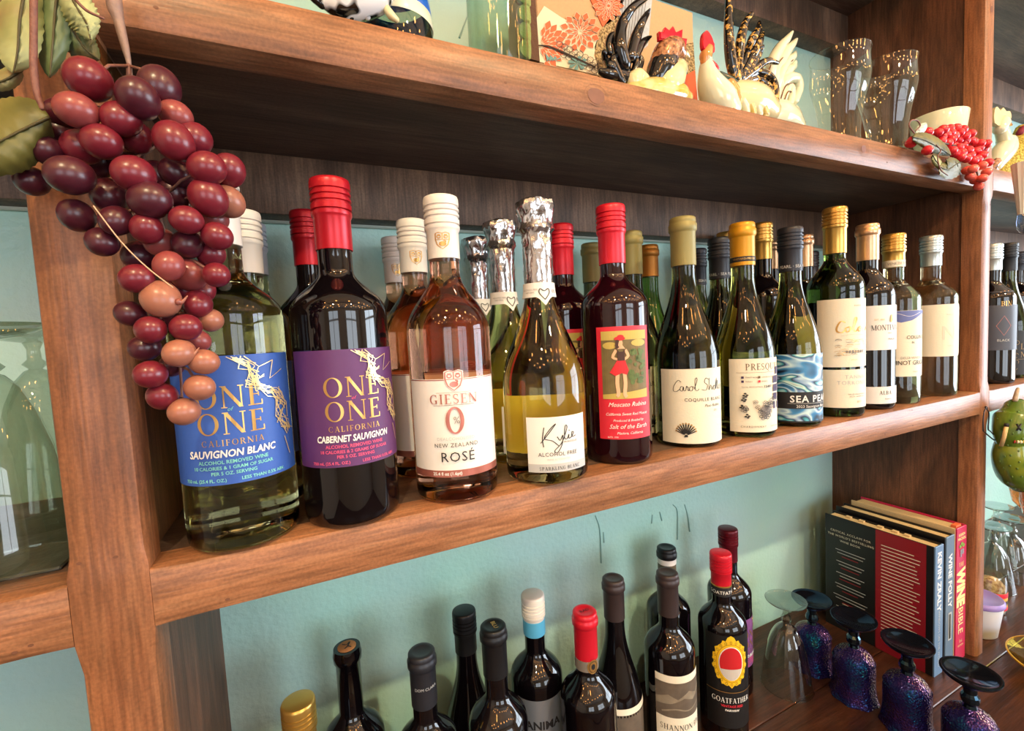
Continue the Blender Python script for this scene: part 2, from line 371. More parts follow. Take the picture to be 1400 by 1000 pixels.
JOINTS = [Z_MID - H_RAIL / 2, Z_UP - H_RAIL / 2]
def post_prof(c):
    def f(s):
        d = min(abs(s - j) for j in JOINTS); k = max(0.0, min(1.0, (d - 0.028) / 0.012)); return (c * k + 0.001, c * k + 0.001)
    return f
for (x0, x1) in ((-0.153, -0.108), (1.156, 1.194), (2.46, 2.50)):
    chamfer_bar('post', 'Z', Z_CNT, Z_TOP + 0.08, x0, x1, 0.03, post_prof(0.008), W_FRONT_Z, unit)
    xm = (x0 + x1) / 2
    box('side_panel', xm - 0.0165, xm + 0.0165, 0.03, 0.265, Z_CNT, Z_TOP + 0.08, W_PLY_Z, unit)
BAYS = [(-1.3, -0.153), (-0.108, 1.156), (1.194, 2.46)]
for bi, (x0, x1) in enumerate(BAYS):
    def rp(c0, c1, x0=x0, x1=x1):
        def f(s):
            k = max(0.0, min(1.0, (min(s - x0, x1 - s)) / 0.02)); k = 0.25 + 0.75 * k
            return (c0 * k, c1 * k)
        return f
    chamfer_bar('shelf_rail', 'X', x0, x1, Z_UP - H_RAIL, Z_UP, 0.03, rp(0.011, 0.006), W_FRONT_X, unit)
    chamfer_bar('shelf_rail', 'X', x0, x1, Z_MID - H_RAIL, Z_MID, 0.03, rp(0.003, 0.009), W_FRONT_X, unit)
    chamfer_bar('shelf_rail', 'X', x0, x1, Z_TOP - H_RAIL, Z_TOP, 0.03, rp(0.008, 0.006), W_FRONT_X, unit)
    px0, px1 = x0 - (0.006 if bi else 0), x1 + 0.005
    for zt, th in ((Z_UP, 0.0325), (Z_MID, 0.028), (Z_TOP, 0.034)):
        box('shelf_board', px0, px1, 0.03, 0.265, zt - th, zt, W_PLY_X, unit)
    for zt in (0.2315, 0.666):
        box('back_rail', px0, px1, 0.228, 0.265, zt - 0.071, zt, W_RAIL, unit, 0.0015)
    tube('caulk_bead', [Vector((px0, 0.262, 0.2315 - 0.0712)), Vector((px1, 0.262, 0.2315 - 0.0712))], 0.0035, plain('white_caulk', (196, 208, 196), 0.5), unit)
# plugged nail holes in the front faces
nail_me = None
for (u, v) in ((158, 762), (108, 771), (311, 820), (213, 10), (691, 113), (825, 690), (1247, 561), (1248, 582), (1210, 594), (1324, 563), (42, 883), (20, 893), (1213, 222), (1356, 12), (1354, 280)):
    p = at_y(u, v, -0.0003) - Vector((0, 0, ZC))
    if nail_me is None:
        bm = bmesh.new(); bmesh.ops.create_circle(bm, cap_ends=True, segments=8, radius=0.0011)
        for vv in bm.verts: vv.co = Vector((vv.co.x * 1.5, 0, vv.co.y))
        o = bm_obj('nail_hole', bm, plain('nail_putty', (104, 64, 42), 0.7), unit, p); nail_me = o.data
    else:
        o = bpy.data.objects.new('nail_hole', nail_me); COL.objects.link(o); o.parent = unit; o.location = p

# pale glue line under the upper shelf, and the knots that show in the front faces
for (x0, x1) in BAYS: tube('glue_line', [Vector((x0 + .002, 0.0305, 0.2315)), Vector((x1 - .002, 0.0305, 0.2315))], 0.0011, plain('glue_line_tan', (170, 132, 102), 0.6), unit, seg=6)
K_D = plain('knot_heart', (112, 68, 54), .5, var=.3, bscale=120); K_R = plain('knot_ring', (124, 78, 52), .5)
def knot(u, v, rx, rz, y=-0.0004):
    c = at_y(u, v, y) - Vector((0, 0, ZC)); bm = bmesh.new(); n = 28
    bm.faces.new([bm.verts.new((rx * math.cos(2 * PI * k / n), 0, rz * math.sin(2 * PI * k / n) * (1 - .12 * math.sin(2 * PI * k / n)))) for k in range(n)])
    o = bm_obj('knot', bm, K_D, unit, c)
    for q in (1.35, 1.75, 2.2):
        if rz * q > .0125: continue
        vs, fs = [], []
        for k in range(n):
            a = 2 * PI * k / n; w = .00025
            for e_ in (-w, w): vs.append(((rx * q + e_) * math.cos(a), .0002, (rz * q + e_) * math.sin(a)))
        fs = [(2 * k, 2 * k + 1, (2 * k + 3) % (2 * n), (2 * k + 2) % (2 * n)) for k in range(n)]
        mesh_obj('knot_ring', vs, fs, K_R, o)
knot(815, 130, .0105, .0078); knot(1181, 203, .0062, .0052); knot(1356, 12, .004, .006); knot(1349, 283, .003, .005)
# the counter: planks running along the wall, on a plain base cabinet
counter = empty('wooden_counter', (0, 0, 0), 'dark stained plank counter under the bar shelves', 'counter')
ys = [-0.25, -0.135, -0.0205, 0.0955, 0.265]
for i in range(4):
    box('plank', -1.3, 2.55, ys[i] + 0.0006, ys[i + 1] - 0.0006, ZC + Z_CNT - 0.035, ZC + Z_CNT, W_COUNT, counter, 0.0012, 1)
box('base_cabinet', -1.3, 2.55, -0.2, 0.265, 0.0, ZC + Z_CNT - 0.035, W_PLY_X, counter)
# dried paint runs on the wall
drip = plain('paint_run', (140, 182, 176), 0.35)
runs = [[(814, 705), (820, 725), (822, 770)], [(825, 728), (826, 742)], [(892, 704), (891, 716)], [(902, 700), (905, 712)], [(920, 690), (926, 700), (926, 738)], [(936, 690), (940, 705), (943, 727)], [(1012, 350), (1011, 372)], [(640, 20), (628, 52)]]
for r_ in runs:
    pts = [at_y(u, v, YB - 0.0004) for u, v in r_]
    o = tube('paint_run', catmull(pts, 4), [0.0009, 0.0016], drip, None, seg=6); 
    c0 = o.data.vertices[0].co.copy(); o.data.transform(Matrix.Translation(-c0)); o.location = c0
    o.parent = bpy.data.objects['wall_shelf_side']; o.location = c0 - bpy.data.objects['wall_shelf_side'].location
# ------------------------------------------------------------------ flat print: lettering, emblems, borders (in metres, u right / v up)
TXT = {}
def text_mesh(s, bold=0.0, shear=0.0, spacing=1.0):
    key = (s, bold, shear, spacing)
    if key not in TXT:
        c = bpy.data.curves.new('t', 'FONT'); c.body = s; c.size = 1; c.align_x = 'CENTER'; c.offset = bold; c.shear = shear; c.space_character = spacing; c.resolution_u = 2
        o = bpy.data.objects.new('t', c); me = bpy.data.meshes.new_from_object(o)
        TXT[key] = ([(v.co.x / 0.72, v.co.y / 0.72) for v in me.vertices], [tuple(p.vertices) for p in me.polygons])
        bpy.data.objects.remove(o); bpy.data.curves.remove(c); bpy.data.meshes.remove(me)
    return TXT[key]
def _rect(x0, y0, x1, y1): return [(x0, y0), (x1, y0), (x1, y1), (x0, y1)]
def _bar(x0, y0, x1, y1, w): return [(x0 - w / 2, y0), (x0 + w / 2, y0), (x1 + w / 2, y1), (x1 - w / 2, y1)]
def _arc(cx, cy, rx, ry, a0, a1, wx, wy, n=14):
    """arc with stress: stroke is wx wide where it runs upright and wy where it runs flat"""
    out = []
    pt = lambda a, k: (cx + (rx + k * wx / 2) * math.cos(a), cy + (ry + k * wy / 2) * math.sin(a))
    for i in range(n):
        b0, b1 = math.radians(a0 + (a1 - a0) * i / n), math.radians(a0 + (a1 - a0) * (i + 1) / n)
        out.append([pt(b0, -1), pt(b0, 1), pt(b1, 1), pt(b1, -1)])
    return out
T, H_, SF = 0.15, 0.05, 0.09     # thick stem, hairline, serif reach
def _stem(x, w=T, y0=0.0, y1=1.0, s0=True, s1=True):
    o = [_rect(x - w / 2, y0, x + w / 2, y1)]
    if s0: o.append(_rect(x - w / 2 - SF, y0, x + w / 2 + SF, y0 + 0.04))
    if s1: o.append(_rect(x - w / 2 - SF, y1 - 0.04, x + w / 2 + SF, y1))
    return o
def serif_glyph(ch):
    g = []; w = 0.7
    if ch in 'OQ':
        w = 0.96; g += _arc(w / 2, 0.5, 0.37, 0.48, 0, 360, 0.15, 0.05, 28)
        if ch == 'Q': g.append(_bar(0.45, 0.03, 0.85, -0.22, 0.14))
    elif ch == 'N':
        w = 0.98; g += _stem(0.16, 0.06) + _stem(0.84, 0.06, s0=False); g.append(_bar(0.16, 1.0, 0.82, 0.0, 0.17))
    elif ch in 'EFL':
        w = 0.72; g += _stem(0.2)
        if ch in 'EF':
            g += [_rect(0.2, 0.95, 0.62, 1.0), _rect(0.57, 0.80, 0.62, 1.0), _rect(0.2, 0.49, 0.52, 0.54), _rect(0.47, 0.42, 0.52, 0.61)]
        if ch in 'EL': g += [_rect(0.2, 0.0, 0.66, 0.05), _rect(0.61, 0.0, 0.66, 0.24)]
    elif ch == 'I': w = 0.42; g += _stem(0.21)
    elif ch == 'K': w = 0.92; g += _stem(0.2) + [_bar(0.26, 0.42, 0.76, 1.0, 0.07), _bar(0.82, 0.0, 0.42, 0.6, 0.16), _rect(.62, .96, .9, 1), _rect(.68, 0, .96, .04)]
    elif ch == 'H': w = 0.95; g += _stem(0.2) + _stem(0.76); g.append(_rect(0.2, 0.48, 0.76, 0.53))
    elif ch == 'T': w = 0.8; g += _stem(0.4, s1=False) + [_rect(0.06, 0.95, 0.74, 1.0), _rect(0.06, 0.8, 0.11, 1), _rect(0.69, 0.8, 0.74, 1)]
    elif ch == 'A':
        w = 0.92; g += [_bar(0.14, 0, 0.44, 1.0, 0.06), _bar(0.76, 0, 0.46, 1.0, 0.16), _rect(0.25, 0.3, 0.66, 0.35), _rect(0.03, 0, 0.27, 0.04), _rect(0.6, 0, 0.92, 0.04)]
    elif ch == 'V': w = 0.9; g += [_bar(0.45, 0, 0.16, 1.0, 0.16), _bar(0.47, 0, 0.76, 1.0, 0.06), _rect(0.02, .96, .3, 1), _rect(.62, .96, .9, 1)]
    elif ch == 'M':
        w = 1.12; g += _stem(0.16, 0.06) + _stem(0.95, T); g += [_bar(0.16, 1, 0.55, 0.05, 0.15), _bar(0.95, 1, 0.57, 0.05, 0.06)]
    elif ch == 'U': w = 0.92; g += [_rect(0.12, 0.35, 0.27, 1), _rect(0.70, 0.35, 0.75, 1), _rect(0.03, .96, .36, 1), _rect(.61, .96, .84, 1)] + _arc(0.46, 0.35, 0.265, 0.33, 180, 360, 0.11, 0.06)
    elif ch in 'PRBD':
        g += _stem(0.2); w = 0.8
        if ch == 'D': w = 0.92; g += _arc(0.36, 0.5, 0.42, 0.475, -90, 90, 0.15, 0.05) + [_rect(.2, .95, .36, 1), _rect(.2, 0, .36, .05)]
        else: g += _arc(0.36, 0.735, 0.27, 0.24, -90, 90, 0.14, 0.05) + [_rect(.2, .95, .37, 1), _rect(.2, .47, .37, .52)]
        if ch == 'R': g += [_bar(0.78, 0, 0.42, 0.5, 0.15), _rect(.66, 0, .92, .04)]; w = 0.9
        if ch == 'B': g += _arc(0.37, 0.26, 0.3, 0.235, -90, 90, 0.14, 0.05) + [_rect(.2, 0, .37, .05)]
    elif ch in 'CG':
        w = 0.9; g += _arc(0.47, 0.5, 0.37, 0.475, 48, 312, 0.15, 0.05, 22) + [_rect(0.69, 0.68, 0.74, 0.96)]
        if ch == 'G': g += [_rect(0.62, 0.06, 0.77, 0.42), _rect(.52, .38, .86, .42)]
        else: g.append(_rect(0.69, 0.06, 0.73, 0.24))
    elif ch == 'S':
        w = 0.68; g += _arc(0.33, 0.74, 0.2, 0.235, 40, 270, 0.1, 0.06) + _arc(0.33, 0.26, 0.22, 0.235, -140, 90, 0.1, 0.06) + [_bar(.2, .6, .46, .4, .16), _rect(.5, .74, .54, .97), _rect(.1, .03, .14, .26)]
    elif ch == "'": w = 0.22; g.append(_bar(0.08, 0.72, 0.13, 1.0, 0.07))
    elif ch == ' ': w = 0.4
    elif ch == '0': w = 0.8; g += _arc(w / 2, 0.5, 0.30, 0.48, 0, 360, 0.16, 0.06, 28)
    return g, w
SPLIT = ('border', 'swatch_print', 'picture_cloud', 'picture_dress', 'black_band', 'emblem_frame')
class Ink:
    def __init__(s): s.c = {}; s.order = []
    def layer(s, mat, name='lettering'):
        k = (mat.name, name)
        if k not in s.c: s.c[k] = ([], []); s.order.append((k, mat))
        return s.c[k]
    def poly(s, mat, pts, name='lettering'):
        V_, F_ = s.layer(mat, name); b = len(V_); V_ += [tuple(p)[:2] for p in pts]; F_.append(tuple(range(b, b + len(pts))))
    def rect(s, mat, x0, y0, x1, y1, name='print'): s.poly(mat, _rect(x0, y0, x1, y1), name)
    def ellipse(s, mat, cx, cy, rx, ry, name='print', n=28, a0=0, a1=360):
        s.poly(mat, [(cx + rx * math.cos(math.radians(a0 + (a1 - a0) * i / n)), cy + ry * math.sin(math.radians(a0 + (a1 - a0) * i / n))) for i in range(n + (1 if a1 - a0 < 360 else 0))], name)
    def ring(s, mat, cx, cy, rx, ry, w, name='print', a0=0, a1=360, n=28):
        for q in _arc(cx, cy, rx, ry, a0, a1, w, w, n): s.poly(mat, q, name)
    def stroke(s, mat, pts, w, name='print', smooth=6):
        P = catmull([(p[0], p[1], 0) for p in pts], smooth) if smooth else [Vector((p[0], p[1], 0)) for p in pts]
        L_, R_ = [], []
        for i, p in enumerate(P):
            t = (P[min(i + 1, len(P) - 1)] - P[max(i - 1, 0)]); t = t.normalized() if t.length > 1e-9 else Vector((1, 0, 0))
            n = Vector((-t.y, t.x, 0)); ww = w * (0.65 + 0.5 * abs(t.y)); L_.append(p + n * ww / 2); R_.append(p - n * ww / 2)
        for i in range(len(P) - 1): s.poly(mat, [L_[i], R_[i], R_[i + 1], L_[i + 1]], name)
    def text(s, mat, str_, cx, y, h, bold=0.0, shear=0.0, spacing=1.0, maxw=None, align='C', name='lettering', rot=0.0):
        vs, fs = text_mesh(str_, bold, shear, spacing); xs = [v[0] for v in vs] or [0]
        x0, x1 = min(xs), max(xs); k = h; kx = h if not maxw else min(h, maxw / (x1 - x0))
        dx = cx - (x0 + x1) / 2 * kx if align == 'C' else (cx - x0 * kx if align == 'L' else cx - x1 * kx)
        V_, F_ = s.layer(mat, name); b = len(V_); cr, sr = math.cos(rot), math.sin(rot)
        for v in vs:
            X, Y = v[0] * kx + dx - cx, v[1] * k; V_.append((cx + X * cr - Y * sr, y + X * sr + Y * cr))
        F_ += [tuple(i + b for i in f) for f in fs]
    def serif(s, mat, str_, cx, y, h, wide=1.0, gap=0.08, name='lettering', align='C'):
        items = [serif_glyph(c) for c in str_]; tot = sum(w + gap for _, w in items) - gap; x = cx - (tot * h * wide / 2 if align == 'C' else 0)
        for g, w in items:
            for q in g: s.poly(mat, [(x + px * h * wide, y + py * h) for px, py in q], name)
            x += (w + gap) * h * wide
    def emit(s, fn, parent, off=0.0003, step=0.003, gap=0.00025):
        """lay the print onto a surface: fn(u, v, offset) -> point in the parent's coordinates"""
        for i, (k, mat) in enumerate(s.order):
            V_, F_ = s.c[k]
            if not F_: continue
            me = bpy.data.meshes.new(k[1]); me.from_pydata([(v[0], v[1], 0) for v in V_], [], F_); bm = bmesh.new(); bm.from_mesh(me); bpy.data.meshes.remove(me)
            if step:
                us = [v.co.x for v in bm.verts]; a, b = min(us), max(us); kk = math.ceil(a / step)
                while kk * step < b:
                    bmesh.ops.bisect_plane(bm, geom=bm.verts[:] + bm.edges[:] + bm.faces[:], dist=1e-7, plane_co=(kk * step, 0, 0), plane_no=(1, 0, 0)); kk += 1
            bmesh.ops.triangulate(bm, faces=[f for f in bm.faces if len(f.verts) > 4])
            for v in bm.verts: v.co = Vector(fn(v.co.x, v.co.y, off + gap * i)) - parent.location
            groups = [bm.faces[:]]
            if k[1] in SPLIT:                               # plain printed fields: one piece each
                seen, groups = set(), []
                for f in bm.faces:
                    if f in seen: continue
                    st_, g = [f], []; seen.add(f)
                    while st_:
                        x_ = st_.pop(); g.append(x_)
                        for e_ in x_.edges:
                            for y_ in e_.link_faces:
                                if y_ not in seen: seen.add(y_); st_.append(y_)
                    groups.append(g)
            for g in groups:
                ix, vv, ff = {}, [], []
                for f in g:
                    q = []
                    for v in f.verts:
                        if v not in ix: ix[v] = len(vv); vv.append(tuple(v.co))
                        q.append(ix[v])
                    ff.append(q)
                me = bpy.data.meshes.new(k[1]); me.from_pydata(vv, [], ff); me.update(); me.materials.append(mat)
                o = bpy.data.objects.new(k[1], me); COL.objects.link(o); o.parent = parent
            bm.free()
# colours of ink and paper
P_GOLD = plain('gold_foil_print', (206, 160, 92), 0.28, 0.75)
P_PGOLD = plain('pale_gold_foil', (238, 212, 150), 0.3, 0.5)
P_ROSE = plain('rose_gold_foil', (196, 120, 106), 0.3, 0.6)
P_WHITE = plain('white_ink', (238, 234, 228), 0.6)
P_BLACK = plain('black_ink', (26, 24, 26), 0.6)
P_GREY = plain('grey_ink', (128, 122, 120), 0.6)
P_LGREY = plain('light_grey_ink', (186, 186, 186), 0.6)
P_PINK = plain('pink_ink', (226, 86, 128), 0.6)
P_MINT = plain('mint_ink', (126, 208, 196), 0.6)
L_BLUE = plain('blue_label_paper', (52, 92, 178), 0.5, var=0.06, bscale=400)
L_PURPLE = plain('purple_label_paper', (88, 44, 98), 0.5, var=0.06, bscale=400)
L_WHITE = plain('white_label_paper', (232, 226, 220), 0.6)
L_CREAM = plain('cream_label_paper', (232, 222, 200), 0.65, bump=0.1, bscale=500)
L_RED = plain('red_label_paper', (216, 40, 58), 0.5)
# ------------------------------------------------------------------ wine bottles
G_BLACK = plain('black_glass_red_wine', (9, 6, 9), 0.035, spec=0.6)
G_RUBY = plain('ruby_dark_glass', (28, 3, 10), 0.035, spec=0.6)
G_STRAW = glass('straw_green_glass', (226, 222, 160))
G_ROSE = glass('rose_wine_glass', (238, 176, 140))
G_OLIVE = glass('olive_glass', (140, 136, 66))
G_DKOLIVE = glass('dark_olive_glass', (84, 82, 44))
G_GREEN = glass('green_glass', (92, 130, 52))
G_SPARK = glass('sparkling_wine_glass', (240, 226, 160))
G_CLEAR = glass('pale_wine_glass', (238, 230, 186))
C_RED = plain('red_cap', (176, 22, 38), 0.32, 0.35)
C_BRED = plain('bright_red_cap', (206, 26, 46), 0.35, 0.25)
C_MAROON = plain('maroon_cap', (98, 14, 30), 0.32, 0.4)
C_WHITE = plain('white_cap', (222, 214, 206), 0.4)
C_GREYW = plain('pale_grey_cap', (190, 192, 204), 0.4)
C_OLIVE = plain('olive_capsule', (140, 130, 78), 0.5, 0.2)
C_YELLOW = plain('yellow_gold_capsule', (200, 142, 22), 0.4, 0.3)
C_GOLD = plain('gold_cap', (206, 164, 84), 0.28, 0.8)
C_ROSEG = plain('rose_gold_cap', (214, 172, 132), 0.3, 0.75)
C_SILVER = plain('silver_cap', (190, 198, 196), 0.3, 0.7)
C_BRONZE = plain('bronze_capsule', (176, 116, 40), 0.38, 0.5)
C_DARK = plain('charcoal_cap', (44, 45, 52), 0.4, 0.35)
C_BLACK = plain('black_cap', (20, 20, 23), 0.42, 0.2)
C_BROWN = plain('dark_brown_capsule', (58, 46, 46), 0.42, 0.25)
C_FOIL = plain('crinkled_silver_foil', (206, 204, 206), 0.16, 0.95, bump=0.6, bscale=70)
def smooth_profile(kind, R, h, rn=0.0145):
    a, b, p = {'bordeaux': (0.60, 0.735, 1.25), 'soft': (0.55, 0.75, 1.15), 'burgundy': (0.37, 0.76, 0.92), 'sparkling': (0.33, 0.70, 0.98), 'tall': (0.60, 0.76, 1.3)}[kind]
    pr = [(0.001, 0.002), (R * 0.55, 0.0012), (R - 0.006, 0.0), (R - 0.002, 0.0015), (R - 0.0004, 0.005), (R, 0.010)]
    zc = 0.03
    while zc < a * h: pr.append((R, zc)); zc += 0.02
    N = 16
    for i in range(N + 1):
        t = i / N; pr.append((rn + (R - rn) * (0.5 + 0.5 * math.cos(PI * t ** p)), h * (a + (b - a) * t)))
    pr += [(rn, h * (b + 0.04)), (rn, h - 0.0252)]
    return pr
def prof_r(pr, z):
    for (r0, z0), (r1, z1) in zip(pr[5:], pr[6:]):
        if z0 <= z <= z1 and z1 > z0: return r0 + (r1 - r0) * (z - z0) / (z1 - z0)
    return pr[-1][0] if z > pr[-1][1] else pr[6][0]
class Bottle: pass
def bottle(label, x, y, z0, h, kind, R, gm, cap, cm, clen=0.06, group=None, lip=True, name='wine_bottle'):
    b = Bottle(); b.x, b.y, b.z0, b.h, b.R = x, y, z0, h, R
    b.e = empty(name, (x, y, z0), label, 'wine bottle', group)
    b.pr = smooth_profile(kind, R, h); rn = b.pr[-1][0]
    b.body = lathe('glass_body', b.pr if cap != 'cork' else b.pr[:-1] + [(rn, h - 0.018), (rn + .0022, h - 0.016), (rn + .0026, h - 0.008), (rn + .0012, h - 0.0005), (rn - .003, h - 0.0005)], gm, b.e, seg=48)
    cz = h - clen; ro = lambda z: prof_r(b.pr, z) + 0.0011
    if cap == 'screw':
        pr = [(ro(cz) - .0008, cz), (ro(cz), cz + 0.0003), (ro(h - .034), h - .034), (rn + .0022, h - .032)]
        for rr_, zz in ((.0026, .031), (.0026, .0285), (.0009, .0280), (.0009, .0272), (.0026, .0266), (.0026, .0222), (.0012, .0216), (.0012, .0200), (.0026, .0192), (.0026, .0172), (.0012, .0166), (.0012, .0150), (.0026, .0142), (.0026, .0122), (.0012, .0116), (.0012, .0100), (.0026, .0092), (.0026, .0060)): pr.append((rn + rr_, h - zz))
        pr += [(rn + .0025, h - .003), (rn + .0018, h - .0008), (rn + .0002, h), (0.001, h)]
        b.cap = lathe('screw_cap', pr, cm, b.e, seg=40, sharp=55)
    elif cap == 'capsule':
        pr = [(ro(cz) - .0008, cz), (ro(cz), cz + .0003), (ro(h - .05), max(cz + .004, h - .05)), (rn + .0011, h - .020), (rn + .0016, h - .0185), (rn + .003, h - .0165), (rn + .003, h - .009), (rn + .0016, h - .0075), (rn + .0019, h - .006), (rn + .0016, h - .0015), (rn + .0002, h), (rn - .004, h), (rn - .005, h - .0006), (.001, h - .0006)]
        b.cap = lathe('capsule', pr, cm, b.e, seg=40, sharp=60)
    elif cap == 'foil':
        rnd = random.Random(int(x * 1e4)); pr = []
        for t in range(25):
            zz = cz + (h - cz) * t / 24; base = prof_r(b.pr, min(zz, h - .03)) + .0012
            if zz > h - .034: base = rn + .0045 - .002 * math.sin((zz - h + .034) / .034 * PI * 2.0)
            if zz > h - .004: base = rn + .001 - (zz - h + .004) * 1.6
            pr.append((base, zz))
        vs, fs = lathe_data(pr, 44, False, True); nv = []
        for i, v in enumerate(vs):
            t = i // 44; k = 1 + (0.035 * math.sin((i % 44) * 1.15 + t * 0.7) + rnd.uniform(-.05, .05)) * min(1, t / 8) * (0.35 if t < 12 else 1)
            nv.append((v[0] * k, v[1] * k, v[2] + rnd.uniform(-.0007, .0007)))
        b.cap = mesh_obj('foil_capsule', nv, fs, cm, b.e, (0, 0, 0), True, 35)
    elif cap == 'cork':
        b.cap = lathe('cork', [(rn - .0035, h - .004), (rn - .0035, h + .0004), (rn - .0045, h + .0012), (.001, h + .0012)], plain('cork', (176, 120, 66), 0.8, bump=.3, bscale=300), b.e, seg=24)
    return b
def wrap(b, phi):
    def fn(u, v, off):
        r = prof_r(b.pr, v) + off; a = phi + u / r; return Vector((r * math.cos(a), r * math.sin(a), v))
    return fn
def label_patch(b, cpx, w, vt, vb, mat, name='label', round_=0.0, z=None, phi=None, out=0.0004):
    """paper label: cpx = pixel of its centre (gives the way it faces), vt / vb = pixel rows of its top and bottom edge there"""
    if phi is None: phi = hit_cyl(cpx[0], cpx[1], b.x, b.y, b.R)[0]
    if z is None: z1 = hit_cyl(cpx[0], vt, b.x, b.y, b.R)[1] - b.z0; z0 = hit_cyl(cpx[0], vb, b.x, b.y, b.R)[1] - b.z0
    else: z0, z1 = z
    fn = wrap(b, phi); n = 28; vs, fs = [], []; m = 5
    for i in range(n + 1):
        u = w * (i / n - 0.5); d = w / 2 - abs(u); k = round_ - math.sqrt(max(0, round_ ** 2 - (round_ - d) ** 2)) if round_ and d < round_ else 0
        for j in range(m): vs.append(fn(u, z0 + k + (z1 - z0 - 2 * k) * j / (m - 1), out))
    for i in range(n):
        for j in range(m - 1): q = i * m + j; fs.append((q, q + m, q + m + 1, q + 1))
    o = mesh_obj(name, vs, fs, mat, b.e, smooth=True); L_ = Bottle(); L_.o, L_.phi, L_.z0, L_.z1, L_.w, L_.h = o, phi, z0, z1, w, z1 - z0
    L_.fn = lambda u, v, off: fn(u, z0 + v, off + out)
    return L_
def neck_text(b, s, z, h, mat, phi, maxw=None, parent=None, bold=0.0):
    ink = Ink(); ink.text(mat, s, 0, z, h, bold=bold, maxw=maxw); f = wrap(b, phi); ink.emit(lambda u, v, o: f(u, v, o + 0.0013), parent or b.cap, step=0.002)
def neck_band(b, z0, z1, mat, name='neck_band', off=0.0014):
    o = lathe(name, [(prof_r(b.pr, z0) + off - .0004, z0), (prof_r(b.pr, z0) + off, z0 + .0002), (prof_r(b.pr, z1) + off, z1 - .0002), (prof_r(b.pr, z1) + off - .0004, z1)], mat, b.e, seg=40, cap0=False, cap1=False); return o
ZM = ZC + Z_MID
MIDG = 'wine bottles on the middle shelf'
def front_xy(u, v, y):          # where a bottle stands whose cap is at this pixel when it stands at depth y
    p = at_y(u, v, y); return p.x, p.z - ZM
# --- designs shared by the pair of no-alcohol wines
def one_design(b, cpx, vt, vb, paper, l1, small, wine, z=None, phi=None):
    L = label_patch(b, cpx, 0.112, vt, vb, paper, z=z, phi=phi); k = L.h / 0.088; I = Ink()
    for yy in (0.0525, 0.0345): I.serif(P_GOLD, 'ONE', 0, yy * k, 0.0150 * k, 1.02)
    I.text(small, 'of', 0.0005, 0.0505 * k, 0.003, shear=0.3)
    I.serif(P_GOLD, 'CALIFORNIA', 0.0, 0.0268 * k, 0.0042 * k, 1.0, 0.16)
    I.text(P_WHITE, wine, -0.001, 0.0192 * k, 0.0050 * k, bold=0.03, shear=0.15, maxw=0.062)
    I.text(small, 'ALCOHOL REMOVED WINE', -0.001, 0.0146 * k, 0.0028, bold=.02); I.text(small, l1, -0.001, 0.0107 * k, 0.0026, bold=.02); I.text(small, 'PER 5 OZ. SERVING', -0.001, 0.0069 * k, 0.0026, bold=.02)
    I.text(small, '750 mL (25.4 FL. OZ.)', -0.022, 0.0022 * k, 0.0025, bold=.02); I.text(small, 'LESS THAN 0.5% ABV.', 0.020, 0.0022 * k, 0.0025, bold=.02)
    rnd = random.Random(3); pts = [(0.006 + rnd.uniform(-.004, .004), 0.0865 * k)]
    path = [(0.004, .087), (0.013, .081), (0.020, .075), (0.017, .068), (0.022, .063), (0.031, .061), (0.036, .056), (0.039, .048), (0.038, .040), (0.042, .034), (0.047, .030)]
    for rep in range(7):
        q = [(x + rnd.uniform(-.006, .006), min(.0872, y + rnd.uniform(-.004, .004)) * k) for x, y in path[(rep % 3):]]
        I.stroke(P_PGOLD, q, 0.0006, 'swirl_print', 0)
    for rep in range(46):
        i = rnd.randrange(len(path) - 1); a, c = path[i], path[i + 1]
        I.stroke(P_PGOLD, [(a[0] + rnd.uniform(-.006, .008), min(.0872, a[1] + rnd.uniform(-.003, .003)) * k), (c[0] + rnd.uniform(-.006, .008), min(.0872, c[1] + rnd.uniform(-.003, .003)) * k)], rnd.uniform(.0004, .0009), 'swirl_print', 0)
    for q in ([(0.012, .087), (.022, .079), (.034, .083)], [(.034, .083), (.030, .07), (.043, .076)], [(.04, .026), (.045, .012)]): I.stroke(P_PGOLD, [(x, y * k) for x, y in q], 0.0007, 'swirl_print', 0)
    I.emit(L.fn, L.o); return L
# 1 blue
b1 = bottle('white wine bottle with bright blue label standing behind the hanging grapes', -0.050, 0.036, ZM, 0.297, 'bordeaux', 0.041, G_STRAW, 'screw', C_WHITE, 0.06, MIDG)
one_design(b1, (316, 575), 486, 662, L_BLUE, '10 CALORIES & 1 GRAM OF SUGAR', P_MINT, 'SAUVIGNON BLANC')
# 2 purple
b2 = bottle('red wine bottle with shiny red cap and purple label at the front', 0.036, 0.036, ZM, 0.297, 'bordeaux', 0.041, G_BLACK, 'screw', C_RED, 0.0615, MIDG)
one_design(b2, (484, 555), 477, 637, L_PURPLE, '18 CALORIES & 2 GRAMS OF SUGAR', P_PINK, 'CABERNET SAUVIGNON')
